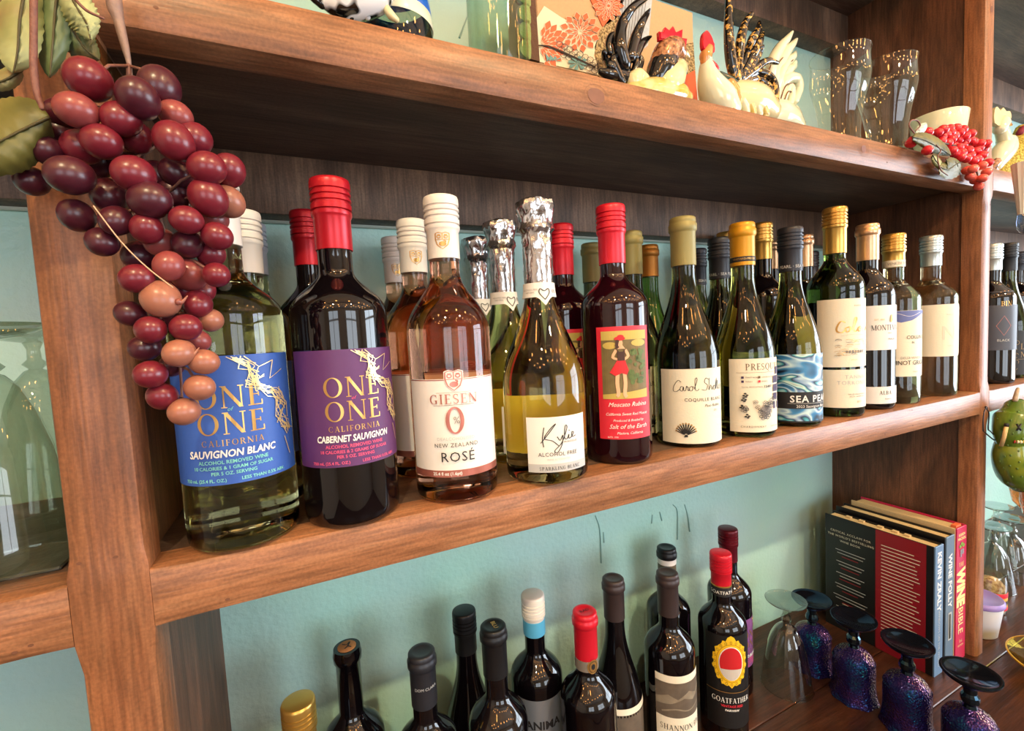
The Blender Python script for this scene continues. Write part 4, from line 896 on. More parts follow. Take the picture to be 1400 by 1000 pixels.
lk = low('black bottle with red screw cap and ornate yellow oval emblem', (985, 755), .305, 'bordeaux', G_BLACK, 'screw', C_BRED, .052)
nbk = neck_band(lk, .236, .252, P_BLACK); neck_band(lk, .2515, .254, C_GOLD, 'gold_ring', .0018); phk = hit_cyl(1000, 920, lk.x, lk.y, lk.R)[0]; neck_text(lk, 'GOATFATHER', .2405, .0058, P_WHITE, phk, parent=nbk)
Y_FR = plain('emblem_yellow', (238, 190, 30), .5); Lk = label_patch(lk, None, .080, 0, 0, plain('black_label_paper', (16, 14, 15), .5), phi=phk, z=(.03, .185)); I = Ink()
o_ = []
for k in range(72):
    a = 2 * PI * k / 72; s = 1 + .10 * abs(math.sin(a * 7)) + .04 * math.sin(a * 23); o_.append((.0265 * s * math.cos(a), .110 + .0365 * s * math.sin(a)))
I.poly(Y_FR, o_, 'emblem_frame'); I.poly(Y_FR, [(-.009, .145), (.009, .145), (.005, .153), (0, .156), (-.005, .153)], 'emblem_frame')
I.ring(plain('emblem_ochre', (186, 132, 12), .5), 0, .110, .0225, .0315, .0010, 'frame_detail')
for k in range(20): a = 2 * PI * k / 20; I.ring(P_BLACK, .0255 * math.cos(a), .110 + .0350 * math.sin(a), .0016, .0022, .0005, 'frame_detail', n=8)
I.ellipse(P_WHITE, 0, .110, .0192, .0280, 'oval_border'); I.ellipse(plain('emblem_red', (190, 28, 34), .5), 0, .110, .0180, .0268, 'oval_red'); I.ellipse(plain('emblem_grey', (196, 188, 180), .5), 0, .110, .0180, .0268, 'oval_grey', a0=200, a1=340)
I.rect(P_GOLD, -.04, .0615, .04, .0625, 'border'); I.serif(P_WHITE, 'GOATFATHER', 0, .0445, .0085, .8, .06); I.text(L_RED, 'VINTAGE RED', 0, .0375, .0040, bold=.02); I.text(P_WHITE, 'FAIRVIEW', 0, .0305, .0036, bold=.02); I.emit(Lk.fn, Lk.o)
ll = low('black bottle with maroon screw cap and purple label behind the yellow emblem bottle', (995, 722), .305, 'bordeaux', G_BLACK, 'screw', C_MAROON, .06)
one_design(ll, None, 0, 0, plain('light_purple_label', (120, 72, 130), .5), '18 CALORIES & 2 GRAMS OF SUGAR', P_PINK, 'RED BLEND', z=(.06, .15), phi=-1.35)
# ------------------------------------------------------------------ helpers for things placed by pixel on a known depth
FWD = RM.col[1].copy()
def mpp(p): return (p - CAM).dot(FWD) / F          # metres per pixel at that point
def soft_obj(name, vs, fs, mat, parent, org, smooth=True, sharp=None):
    return mesh_obj(name, [Vector(v) - Vector(org) for v in vs], fs, mat, parent, (0, 0, 0), smooth, sharp)
def nearer(p, t): return p + (CAM - p).normalized() * t if t else p
def px_tube(name, pts, y, mat, parent, org, seg=12, n=6, t=0.0):
    """round limb along pixels (u, v, radius in px [, depth offset]) at depth y"""
    P = []; 
    for q in pts:
        p = nearer(at_y(q[0], q[1], y + (q[3] if len(q) > 3 else 0)), t); P.append((p.x, p.y, p.z, q[2] * mpp(p)))
    C3 = catmull([(a[0], a[1], a[2]) for a in P], n); CR = catmull([(a[3], 0, 0) for a in P], n)
    R_ = [max(.0004, c.x) for c in CR]; C3 = list(C3)
    # rounded ends
    d0 = (C3[0] - C3[1]).normalized(); d1 = (C3[-1] - C3[-2]).normalized()
    pts_ = [C3[0] + d0 * R_[0] * k for k in (.95, .8, .5)] + C3 + [C3[-1] + d1 * R_[-1] * k for k in (.5, .8, .95)]
    rr = [R_[0] * k for k in (.3, .6, .87)] + R_ + [R_[-1] * k for k in (.87, .6, .3)]
    vs, fs = tube_data(pts_, rr, seg); return soft_obj(name, vs, fs, mat, parent, org)
def px_flat(name, pts, y, thick, mat, parent, org, n=0, round_=0.0, t=0.0):
    """flat piece with real thickness, its outline given in pixels at depth y"""
    P = [nearer(at_y(u, v, y), t) for u, v in pts]
    if n: P = catmull(P, n, True)
    bm = bmesh.new(); fv = [bm.verts.new(p - Vector(org)) for p in P]; f = bm.faces.new(fv)
    r = bmesh.ops.extrude_face_region(bm, geom=[f])
    for v in [g for g in r['geom'] if isinstance(g, bmesh.types.BMVert)]: v.co.y += thick
    if round_: bmesh.ops.bevel(bm, geom=[e for e in bm.edges if abs(e.verts[0].co.y - e.verts[1].co.y) < 1e-6], offset=round_, segments=2, affect='EDGES')
    bmesh.ops.triangulate(bm, faces=[g for g in bm.faces if len(g.verts) > 4])
    return bm_obj(name, bm, mat, parent, (0, 0, 0), True, 40)
def px_leaf(name, mid, hw, y, mat, parent, org, curl=0.006, serr=0.12, veins=None, n=22, drop=0.0):
    """leaf: midrib through pixels, half width in px, cupped out of the plane; veined as a child"""
    M = catmull([(q[0], q[1], q[2] if len(q) > 2 else 0) for q in mid], 8); N = len(M) - 1; vs, fs = [], []; m = 9; rib = []
    for i in range(N + 1):
        t = i / N; d = (M[min(i + 1, N)] - M[max(i - 1, 0)]); d.z = 0; d = d.normalized(); nn = Vector((-d.y, d.x, 0)); w = hw * (math.sin(PI * min(1, t * .93 + .07)) ** .62) * (1 + serr * ((i % 2) - .5))
        if i in (0, N): w = hw * .04
        for j in range(m):
            s = -1 + 2 * j / (m - 1); q = M[i] + nn * (s * w); yy = y + M[i].z + curl * (s * s) - curl * .35 * math.sin(t * 5 + s * 2) * abs(s) + .0007 * math.cos(t * 40 + abs(s) * 9)
            vs.append(at_y(q.x, q.y, yy))
        rib.append(at_y(M[i].x, M[i].y, y + M[i].z - .0006))
    for i in range(N):
        for j in range(m - 1): a = i * m + j; fs.append((a, a + m, a + m + 1, a + 1))
    bm = bmesh.new(); bv = [bm.verts.new(v - Vector(org)) for v in vs]
    for f in fs: bm.faces.new([bv[k] for k in f])
    bmesh.ops.recalc_face_normals(bm, faces=bm.faces); bmesh.ops.solidify(bm, geom=bm.faces[:], thickness=.0005)
    o = bm_obj(name, bm, mat, parent, (0, 0, 0), True, 70)
    if veins:
        v2, f2 = tube_data(rib, [.0009, .0004], 6); soft_obj('vein', v2, f2, veins, o, org)
    return o
def mottled(name, stops, scale=40, rough=.4, detail=3, coat=0, sss=0.0, bump=0.0):
    if name in MATS: return MATS[name]
    m, nt, b = new_mat(name); tc = nt.nodes.new('ShaderNodeTexCoord'); n = nt.nodes.new('ShaderNodeTexNoise'); n.inputs['Scale'].default_value = scale; n.inputs['Detail'].default_value = detail
    oi = nt.nodes.new('ShaderNodeObjectInfo'); ad = nt.nodes.new('ShaderNodeVectorMath'); ad.operation = 'ADD'; nt.links.new(tc.outputs['Object'], ad.inputs[0]); nt.links.new(oi.outputs['Random'], ad.inputs[1]); nt.links.new(ad.outputs[0], n.inputs['Vector'])
    cr = nt.nodes.new('ShaderNodeValToRGB'); el = cr.color_ramp.elements
    el[0].position, el[0].color = stops[0][0], srgb(*stops[0][1]); el[1].position, el[1].color = stops[-1][0], srgb(*stops[-1][1])
    for p_, c in stops[1:-1]: k = el.new(p_); k.color = srgb(*c)
    nt.links.new(n.outputs['Fac'], cr.inputs[0]); nt.links.new(cr.outputs[0], b.inputs['Base Color']); b.inputs['Roughness'].default_value = rough; b.inputs['Coat Weight'].default_value = coat
    if sss: b.inputs['Subsurface Weight'].default_value = sss; b.inputs['Subsurface Radius'].default_value = (.006, .002, .0015); b.inputs['Subsurface Scale'].default_value = 1
    if bump: bp = nt.nodes.new('ShaderNodeBump'); bp.inputs['Strength'].default_value = bump; bp.inputs['Distance'].default_value = .002; nt.links.new(n.outputs['Fac'], bp.inputs['Height']); nt.links.new(bp.outputs[0], b.inputs['Normal'])
    MATS[name] = m; return m
# ------------------------------------------------------------------ the big hanging grape bunch
GT = {'m': mottled('grape_maroon', [(.3, (50, 16, 27)), (.7, (86, 30, 43))], 90, .3, sss=.08), 'r': mottled('grape_red', [(.3, (86, 18, 31)), (.7, (128, 38, 51))], 90, .28, sss=.08),
      'k': mottled('grape_pink', [(.3, (112, 40, 46)), (.7, (154, 78, 73))], 90, .3, sss=.08), 'p': mottled('grape_pale', [(.25, (130, 66, 59)), (.7, (172, 118, 92))], 90, .32, sss=.08)}
grapes = [(121, 109, 54, 0, 'r'), (189, 135, 50, 0, 'm'), (218, 119, 50, 1, 'm'), (105, 151, 45, 0, 'k'), (88, 157, 42, 2, 'm'), (166, 163, 44, 0, 'r'), (186, 188, 42, 1, 'r'), (240, 158, 38, 1, 'k'), (238, 193, 48, 0, 'r'), (266, 190, 42, 1, 'r'),
 (139, 194, 45, 0, 'r'), (113, 201, 44, 1, 'r'), (67, 207, 38, 1, 'm'), (96, 240, 50, 0, 'm'), (183, 238, 47, 0, 'r'), (241, 237, 38, 1, 'm'), (283, 230, 43, 0, 'r'), (312, 234, 42, 1, 'r'), (44, 248, 38, 2, 'm'), (82, 182, 40, 2, 'm'), (130, 222, 42, 2, 'm'),
 (205, 274, 49, 0, 'm'), (149, 267, 42, 1, 'm'), (285, 271, 47, 0, 'r'), (312, 276, 40, 1, 'p'), (105, 295, 40, 1, 'm'), (159, 302, 38, 0, 'm'), (201, 313, 39, 0, 'r'), (255, 301, 37, 0, 'r'), (297, 323, 36, 0, 'r'), (219, 331, 36, 1, 'k'), (257, 334, 38, 1, 'm'), (140, 331, 38, 1, 'm'), (289, 348, 34, 1, 'r'), (293, 300, 34, 2, 'k'), (192, 350, 40, 2, 'm'),
 (231, 364, 37, 0, 'k'), (259, 376, 43, 1, 'k'), (296, 376, 33, 0, 'r'), (187, 381, 38, 0, 'r'), (220, 409, 47, 0, 'p'), (270, 416, 36, 1, 'r'), (276, 398, 32, 2, 'r'), (178, 429, 34, 1, 'm'), (206, 451, 37, 0, 'r'), (254, 448, 36, 0, 'r'), (288, 438, 31, 1, 'p'), (198, 476, 35, 1, 'm'), (270, 466, 30, 1, 'k'),
 (245, 483, 37, 0, 'p'), (279, 495, 34, 0, 'p'), (206, 512, 37, 0, 'r'), (222, 542, 36, 0, 'r'), (273, 530, 35, 0, 'p'), (252, 563, 37, 0, 'p'), (238, 264, 40, 2, 'm'), (170, 225, 40, 2, 'm'), (215, 240, 38, 2, 'm'), (235, 500, 30, 2, 'm'), (225, 430, 36, 2, 'm'), (240, 395, 36, 2, 'r')]
GY = (-.056, -.040, -.024)
gorg = at_y(160, 60, -.03)
bunch = empty('grape_bunch', gorg, 'large bunch of glossy red artificial grapes hanging on the left post', 'grapes')
gme = {}
for gi, (u, v, d, ly, tn) in enumerate(grapes):
    rr = random.Random(gi); c = at_y(u, v, GY[ly] + rr.uniform(-.005, .005)); r = d * mpp(c) / 2 * 1.02
    if tn not in gme:
        vs, fs = ellipsoid_data(1, 1, 1.1, 20, 14); o = mesh_obj('grape', vs, fs, GT[tn], bunch, c - gorg, True); gme[tn] = o.data
    else: o = bpy.data.objects.new('grape', gme[tn]); COL.objects.link(o); o.parent = bunch; o.location = c - gorg
    o.scale = (r, r, r); o.rotation_euler = (rr.uniform(0, 3), rr.uniform(0, 3), rr.uniform(0, 3))
M_STEM = plain('brown_stem', (120, 78, 66), .6, bump=.4, bscale=200)
rach = [(176, 90), (178, 150), (195, 210), (215, 280), (228, 350), (238, 430), (246, 500), (249, 545)]
px_tube('rachis', [(a, c, 3.2 - 1.6 * i / 7) for i, (a, c) in enumerate(rach)], -.03, M_STEM, bunch, gorg, 8)
for gi, (u, v, d, ly, tn) in enumerate(grapes):
    if gi % 2 == 0 or v > 470:
        q = min(rach, key=lambda t: (t[0] - u) ** 2 + (t[1] + 14 - v) ** 2 * .6)
        P0, P1 = at_y(q[0], q[1], -.03), at_y(u, v, GY[ly]); mid_ = (P0 + P1) / 2 + Vector((0, 0, .004))
        vs, fs = tube_data([P0, mid_, P1], .0009, 6); soft_obj('stalk', vs, fs, M_STEM, bunch, gorg)
for (u, v) in ((246, 413), (262, 484)):
    px_tube('grape_tip', [(u - 2, v, 5), (u + 3, v, 2.6), (u + 10, v - 8, .7)], -.062, GT['p'], bunch, gorg, 8)
px_tube('thread', [(128, 282, .7), (165, 330, .8), (200, 365, .8), (236, 393, .7)], -.074, plain('hemp_thread', (196, 160, 128), .7), bunch, gorg, 6)
# leaves and stems of the garland
LF_O = mottled('leaf_olive', [(.3, (58, 62, 24)), (.6, (108, 104, 50)), (.8, (134, 122, 70))], 22, .45, bump=.3)
LF_P = mottled('leaf_pale', [(.28, (132, 92, 62)), (.42, (142, 144, 88)), (.7, (178, 184, 132))], 18, .5, bump=.3)
LF_G = mottled('leaf_green', [(.3, (96, 66, 40)), (.42, (84, 96, 56)), (.7, (112, 126, 82))], 20, .45, bump=.3)
V_D = plain('dark_vein', (70, 62, 26), .6)
gar = empty('leaf_garland', gorg + Vector((-.02, .01, .03)), 'olive and pale green artificial vine leaves at the top of the left post', 'leaves'); go_ = gar.location.copy()
px_leaf('leaf', [(68, 160), (30, 178), (-10, 198), (-70, 225)], 52, -.052, LF_O, gar, go_, .012, .04, V_D)
px_leaf('leaf', [(40, -40), (28, 20), (24, 70), (18, 100)], 34, -.040, LF_P, gar, go_, .008, .06, V_D)
px_leaf('leaf', [(82, -45), (76, 10), (72, 60), (68, 106)], 27, -.034, LF_G, gar, go_, .008, .06, V_D)
px_leaf('leaf', [(84, 0), (100, 40), (116, 66), (136, 82)], 22, -.030, LF_G, gar, go_, .006, .12, V_D)
px_leaf('leaf', [(88, -22), (104, 8), (118, 32), (124, 54)], 21, -.044, LF_P, gar, go_, .007, .14, V_D)
px_leaf('leaf', [(6, -30), (0, 20), (-12, 60)], 26, -.030, plain('leaf_autumn', (176, 104, 48), .5, var=.3, bscale=40), gar, go_, .007, .06, V_D)
px_leaf('leaf', [(30, 95), (10, 108), (-20, 118)], 16, -.028, LF_P, gar, go_, .005, .06, V_D)
px_tube('stem', [(46, -20, 4.5), (46, 40, 4.2), (46, 90, 4.4), (50, 125, 4.2), (58, 148, 3.2)], -.060, plain('rusty_stem', (118, 74, 62), .6, bump=.5, bscale=300), gar, go_, 10)
px_tube('twig', [(98, -6, 2), (118, 14, 2), (141, 25, 1.6)], -.054, plain('rusty_stem', (150, 92, 82)), gar, go_, 8)
px_tube('twisted_stem', [(154, -16, 9), (157, 10, 9), (162, 28, 6.5), (170, 60, 5), (176, 85, 3), (180, 108, 1.4)], -.020, plain('taupe_stem', (140, 112, 100), .5, bump=.6, bscale=160), gar, go_, 10)
px_flat('plastic_strip', [(126, 46), (131, 50), (173, 114), (170, 120), (158, 118), (134, 78)], -.016, .0004, thin_glass('cloudy_plastic', (206, 196, 178), .8), gar, go_)
# ------------------------------------------------------------------ upside-down goblets in the left bay
CLR = thin_glass('clear_glass', (236, 240, 236), 1.0)
GRN = thin_glass('greenish_glass', (230, 234, 226), 1.5)
def goblet_upside(label, x, y, z, h, prof, mat, group, cat='glass', name='upturned_goblet', seg=40, parts=None):
    e = empty(name, (x, y, z), label, cat, group); f0, f1, f2 = parts or ('bowl', 'stem', 'foot')
    bowl, stem, foot = prof
    lathe(f0, [(r, zz * h) for r, zz in bowl], mat, e, seg=seg, cap0=False, cap1=False); lathe(f1, [(r, zz * h) for r, zz in stem], mat, e, seg=24, cap0=False, cap1=False); lathe(f2, [(r, zz * h) for r, zz in foot], mat, e, seg=seg, cap0=False, cap1=True); return e
PILS = ([(.038, 0), (.0385, .01), (.0372, .12), (.034, .3), (.029, .48), (.0225, .63), (.015, .74), (.008, .79), (.0045, .80)], [(.0045, .80), (.009, .825), (.005, .85), (.0045, .90), (.007, .935)], [(.007, .935), (.020, .95), (.031, .975), (.0335, .99), (.033, 1.0)])
p1 = at_y(8, 455, .055); goblet_upside('clear upturned goblet in the left bay, cut by the picture edge', p1.x - .012, .055, ZM + .003, .178, PILS, GRN, 'upturned goblets in the left bay')
p1 = at_y(52, 465, .165); goblet_upside('clear upturned goblet near the wall in the left bay', p1.x - .004, .165, ZM + .003, .178, PILS, GRN, 'upturned goblets in the left bay')
mt = box('rubber_mat', -.62, -.168, .034, .245, ZM, ZM + .003, plain('grey_rubber', (74, 76, 70), .6, bump=.8, bscale=90), None, .001, 1); tag(mt, 'grey ribbed mat under the upturned goblets', 'mat')
# ------------------------------------------------------------------ things on the upper shelf
ZU = ZC + Z_UP
def glz(name, rgb, **k): return plain(name, rgb, .12, coat=.5, **k)
CER_CREAM = glz('cream_glaze', (222, 208, 160)); CER_WHITE = glz('white_glaze', (220, 222, 194)); CER_BLACK = glz('black_glaze', (14, 14, 16)); CER_RED = glz('red_glaze', (196, 18, 44)); CER_BROWN = mottled('brown_speckle_glaze', [(.36, (70, 36, 20)), (.5, (156, 104, 70)), (.7, (196, 150, 110))], 180, .14, coat=.5)
CER_YEL = mottled('yellow_cream_glaze', [(.35, (196, 164, 60)), (.6, (222, 206, 150))], 40, .12, coat=.5); CER_GOLDBLK = mottled('black_gold_glaze', [(.45, (14, 14, 14)), (.56, (30, 26, 14)), (.6, (206, 160, 84))], 170, .14, coat=.5); CER_GOLD = glz('gold_lustre', (206, 140, 76)); CER_BW = mottled('black_white_glaze', [(.46, (10, 10, 12)), (.54, (232, 232, 232))], 55, .12, coat=.5, detail=1); CER_GREEN = glz('dark_green_glaze', (26, 60, 50))
# rooster facing right
yr = .058; org = at_y(885, 122, yr); org.z = ZU; r1 = empty('rooster_figurine', org, 'glazed ceramic rooster with black tail and brown head, facing right', 'figurine', 'ceramic roosters on the upper shelf')
def base_foot(e, o, mat, rx, ry): 
    vs, fs = lathe_data([(1, 0), (1.02, .3), (.9, .7), (.6, 1)], 24); mesh_obj('base', [(v[0] * rx, v[1] * ry, v[2] * .012) for v in vs], fs, mat, e, (0, 0, 0), True, 50)
base_foot(r1, org, CER_YEL, .034, .022)
px_tube('body', [(852, 130, 11), (872, 128, 17), (900, 129, 21), (925, 131, 17), (938, 134, 9)], yr, CER_YEL, r1, org, 18)
px_tube('breast', [(908, 118, 22), (918, 106, 20), (926, 96, 14)], yr, CER_CREAM, r1, org, 16)
px_tube('neck_collar', [(897, 108, 15), (903, 95, 19), (909, 86, 18)], yr - .001, CER_BLACK, r1, org, 16)
px_tube('head', [(905, 84, 17), (912, 72, 18), (922, 67, 15), (928, 72, 11)], yr - .002, CER_BROWN, r1, org, 16)
px_flat('comb', [(790 + a / 7.14, c / 7.14) for a, c in ((805, 385), (800, 300), (835, 310), (860, 258), (900, 292), (935, 248), (965, 310), (1030, 280), (1025, 365), (1075, 372), (1062, 450), (1015, 425), (960, 400), (870, 385))], yr - .010, .007, CER_RED, r1, org, 0, .0012)
px_tube('beak', [(932, 72, 6), (938, 74, 4), (942, 78, 1.5)], yr - .004, CER_CREAM, r1, org, 8)
px_tube('wattle', [(914, 78, 4), (918, 82, 5.5), (921, 86, 4)], yr, glz('pink_glaze', (226, 178, 180)), r1, org, 8, t=.014)
px_tube('eye', [(925.5, 64, 2.2), (926.5, 65.5, 2.2)], yr, CER_BLACK, r1, org, 8, t=.0135)
for pts in ([(853, 88, 10), (847, 62, 10), (850, 35, 8), (862, 14, 6), (876, 2, 5), (890, -8, 3)], [(862, 78, 8), (868, 55, 8), (876, 34, 6), (884, 20, 4), (888, 13, 1.5)], [(868, 78, 6), (876, 62, 6), (884, 54, 4), (890, 50, 1.5)], [(852, 78, 6), (846, 54, 7), (836, 51, 6), (832, 60, 5), (834, 72, 4)], [(846, 100, 7), (836, 92, 6), (828, 82, 5), (826, 72, 4)], [(866, 100, 5), (870, 86, 5), (866, 78, 4), (860, 86, 4), (858, 100, 4)], [(862, 112, 9), (846, 106, 11), (832, 102, 8), (822, 98, 5)], [(850, 112, 6), (838, 84, 6), (842, 78, 4)], [(872, 98, 5), (876, 84, 5), (874, 76, 3)]):
    px_tube('tail_feather', [(a, c, r_, random.uniform(-.004, .006)) for a, c, r_ in pts], yr + .002, CER_BLACK, r1, org, 10)
px_tube('tail_base', [(866, 112, 13), (872, 104, 10), (880, 108, 8)], yr, CER_CREAM, r1, org, 12)
# rooster facing left
yr = .056; org = at_y(1010, 152, yr); org.z = ZU; r2 = empty('rooster_figurine', org, 'glazed ceramic rooster with gold-flecked black tail and white breast, facing left', 'figurine', 'ceramic roosters on the upper shelf'); base_foot(r2, org, CER_CREAM, .036, .022)
px_tube('breast', [(966, 84, 8), (967, 98, 12), (972, 116, 18), (982, 136, 23), (992, 150, 20)], yr, CER_WHITE, r2, org, 18)
px_tube('body', [(984, 138, 20), (1005, 138, 25), (1030, 142, 25), (1050, 152, 16)], yr + .004, CER_CREAM, r2, org, 18)
px_tube('shoulder_band', [(998, 116, 8), (1003, 130, 10), (1000, 146, 10), (994, 158, 8)], yr, CER_GOLD, r2, org, 10, t=.016)
px_tube('head', [(964, 86, 6), (965, 76, 8.5), (968, 68, 7)], yr - .001, CER_GOLD, r2, org, 12)
px_flat('comb', [(962, 66), (961, 50), (964, 43), (968, 41), (974, 50), (977, 60), (978, 70), (972, 72)], yr - .005, .006, CER_RED, r2, org, 3, .001)
px_tube('wattle', [(971, 84, 3), (977, 90, 3.5), (981, 94, 2.5)], yr, CER_RED, r2, org, 8, t=.010)
px_tube('saddle', [(984, 104, 6), (994, 110, 7), (1004, 116, 7)], yr - .006, CER_GREEN, r2, org, 10)
for pts in ([(1006, 112, 7), (999, 80, 7.5), (996, 45, 6.5), (996, 10, 5), (995, -12, 3)], [(1008, 108, 6), (1010, 75, 7), (1014, 48, 6.5), (1020, 30, 5), (1027, 20, 3.5)], [(1010, 106, 6), (1020, 78, 6), (1028, 55, 6), (1036, 42, 5), (1038, 31, 2.5)], [(1012, 106, 6), (1026, 82, 6), (1036, 62, 6), (1043, 46, 2.5)], [(1012, 108, 6), (1026, 92, 6), (1036, 76, 5), (1042, 64, 3)], [(1012, 110, 6), (1030, 96, 6), (1048, 84, 5), (1063, 86, 2.5)], [(1014, 112, 5), (1032, 100, 6), (1050, 104, 6), (1058, 118, 6), (1059, 136, 6), (1058, 156, 5)], [(1014, 114, 5), (1032, 108, 5), (1046, 116, 6), (1053, 130, 6), (1052, 150, 5)]):
    px_tube('tail_feather', [(a, c, r_, random.uniform(-.006, .004)) for a, c, r_ in pts], yr, CER_GOLDBLK, r2, org, 10)
for k in range(4): px_tube('wing_feather', [(1010 + k * 9, 122 + k * 2, 3.5), (1014 + k * 9, 134 + k * 2, 5), (1020 + k * 9, 150 + k * 2, 5), (1022 + k * 8, 160, 3)], yr, (CER_WHITE, CER_YEL)[k % 2], r2, org, 8, t=.025)
# pale rooster behind it, of which the tail fan shows
yr = .105; org = at_y(1075, 165, yr); org.z = ZU; r3 = empty('rooster_figurine', org, 'cream ceramic rooster whose fanned tail shows behind the gold-flecked one', 'figurine', 'ceramic roosters on the upper shelf'); base_foot(r3, org, CER_WHITE, .036, .022)
px_tube('body', [(1040, 165, 14), (1058, 160, 22), (1076, 164, 18), (1088, 172, 12)], yr, CER_WHITE, r3, org, 16)
for pts in ([(1052, 112, 6), (1056, 86, 8), (1066, 66, 7), (1076, 54, 5), (1083, 44, 2)], [(1056, 118, 7), (1062, 94, 8), (1073, 74, 7), (1083, 62, 5), (1089, 54, 2)], [(1058, 124, 7), (1066, 102, 7), (1076, 86, 6), (1084, 78, 5), (1087, 72, 2.5)], [(1060, 130, 7), (1068, 112, 7), (1077, 98, 6), (1084, 92, 5), (1087, 86, 3)], [(1062, 150, 7), (1066, 124, 7), (1076, 108, 7), (1088, 108, 7), (1092, 122, 6), (1087, 138, 5)], [(1066, 155, 6), (1072, 130, 6), (1080, 120, 6), (1082, 134, 5), (1076, 150, 5)], [(1070, 160, 7), (1082, 150, 7), (1090, 158, 6), (1093, 172, 5)], [(1060, 140, 6), (1064, 118, 6), (1072, 104, 5)]):
    px_tube('tail_feather', [(a, c, r_, random.uniform(-.004, .004)) for a, c, r_ in pts], yr - .006, CER_WHITE, r3, org, 10)
for pts in ([(1050, 100, .8), (1060, 76, .9), (1078, 58, .8)], [(1056, 106, .8), (1066, 84, .9), (1084, 66, .8)], [(1060, 114, .8), (1070, 94, .9), (1084, 82, .8)], [(1066, 140, .8), (1074, 118, .9), (1084, 114, .8), (1088, 122, .8)], [(1070, 146, .7), (1077, 126, .8), (1083, 126, .7)]): px_tube('painted_line', pts, yr - .006, plain('brown_glaze_line', (110, 70, 40), .2), r3, org, 6, t=.0135)
# black and white rooster at the left, only its foot shows
yr = .05; org = at_y(485, 22, yr); org.z = ZU; r4 = empty('rooster_figurine', org, 'black and white ceramic rooster cut by the upper picture edge', 'figurine', 'ceramic roosters on the upper shelf')
base_foot(r4, org, CER_BW, .03, .02); px_tube('body', [(440, 2, 8), (462, 4, 20), (490, -2, 26), (515, -6, 22), (528, -12, 14)], yr, CER_BW, r4, org, 16); px_tube('neck', [(515, -8, 18), (528, -40, 16), (534, -64, 12)], yr, CER_BW, r4, org, 14); px_tube('head', [(533, -66, 11), (540, -74, 10)], yr, CER_BW, r4, org, 12); px_flat('comb', [(526, -78), (524, -92), (532, -86), (538, -98), (544, -88), (552, -94), (550, -78)], yr - .003, .006, CER_RED, r4, org)
for pts in ([(450, 0, 8), (436, -30, 8), (430, -60, 4)], [(456, 0, 7), (446, -40, 7), (448, -76, 3)], [(440, 6, 6), (424, -10, 6), (418, -36, 3)]): px_tube('tail_feather', pts, yr, CER_BLACK, r4, org, 10)
px_tube('claw', [(524, 6, 5), (534, 20, 6), (542, 27, 4)], yr, CER_CREAM, r4, org, 8, t=.004)
for u_ in (478, 500): px_tube('leg', [(u_, 8, 6), (u_ + 2, 22, 5)], yr, CER_BW, r4, org, 10)
# rounded jar with blue band
p = at_y(540, 34, .10); e = empty('round_jar', (p.x, .10, ZU), 'rounded clear jar with blue and white band at the top edge', 'jar'); e.scale = (1.25, 1.25, 1.75); lathe('jar_body', [(.016, 0), (.024, .002), (.030, .014), (.0315, .028), (.030, .045), (.026, .058)], thin_glass('grey_green_glass', (206, 216, 206), 1.2), e, cap0=True, cap1=False); lathe('blue_band', [(.0308, .041), (.0312, .042), (.0296, .052), (.0290, .053)], glz('cobalt_glaze', (30, 96, 190)), e, cap0=False, cap1=False); lathe('white_band', [(.0315, .034), (.0319, .035), (.0314, .041), (.0308, .0415)], CER_WHITE, e, cap0=False, cap1=False); lathe('rim', [(.026, .058), (.029, .060), (.027, .064), (.022, .066), (.001, .066)], glz('cobalt_glaze', (30, 96, 190)), e, cap0=False, cap1=False)
# tall clear vase
p = at_y(682, 70, .12); e = empty('glass_vase', (p.x, .12, ZU), 'tall clear cylindrical glass vase on the upper shelf', 'vase'); lathe('vase_wall', [(.034, .0), (.036, .003), (.036, .18), (.039, .2), (.0385, .2), (.0355, .18), (.0345, .008)], thin_glass('pale_green_vase', (238, 246, 240), .8), e, cap0=False, cap1=False); lathe('vase_base', [(.0335, .0), (.0345, .001), (.0345, .008), (.033, .009)], thin_glass('pale_green_vase', (216, 236, 220)), e)
# patchwork storage box
yb = .135; a, c = at_y(736, 70, yb), at_y(950, 120, yb); zt = at_y(940, 14, yb).z
TAN = plain('tan_card', (196, 156, 112), .7, var=.08, bscale=300); BUR = mottled('burlap', [(.4, (104, 84, 52)), (.6, (184, 160, 112))], 330, .9, detail=1, bump=.8); ORG = plain('orange_print', (222, 92, 44), .6, var=.12, bscale=120); CRM = plain('cream_print', (222, 210, 178), .6); TEAL = plain('teal_print', (92, 140, 140), .6); LINE = plain('sepia_print', (84, 72, 60), .6)
bx = empty('patchwork_box', ((a.x + c.x) / 2, yb + .04, ZU), 'tan storage box with orange flower-print and burlap patches behind the roosters', 'box'); bo = bx.location.copy()
cb_ = box('carton', a.x - bo.x, c.x - bo.x, -.04, .045, 0, zt - ZU, TAN, bx, .0015, 1)
def patch(pts, mat, nm='fabric_patch', k=1, n=0): return px_flat(nm, pts, yb - .0012 * k, .0010, mat, bx, bo, n)
P1 = patch([(734, 24), (744, 8), (768, 24), (818, 50), (812, 76), (824, 104), (735, 84)], CRM); P2 = patch([(805, -6), (856, -6), (842, 26), (824, 36)], ORG); P3 = patch([(813, 64), (822, 40), (838, 20), (852, 26), (846, 70), (838, 110), (818, 104)], BUR); P4 = patch([(848, -6), (892, -6), (886, 62), (858, 84), (846, 60)], plain('grey_blue_print', (176, 184, 188), .6, var=.3, bscale=200)); P5 = patch([(926, 62), (948, 58), (952, 116), (924, 112)], BUR, k=1); P6 = patch([(920, 112), (950, 96), (954, 138), (916, 136)], ORG, k=2)
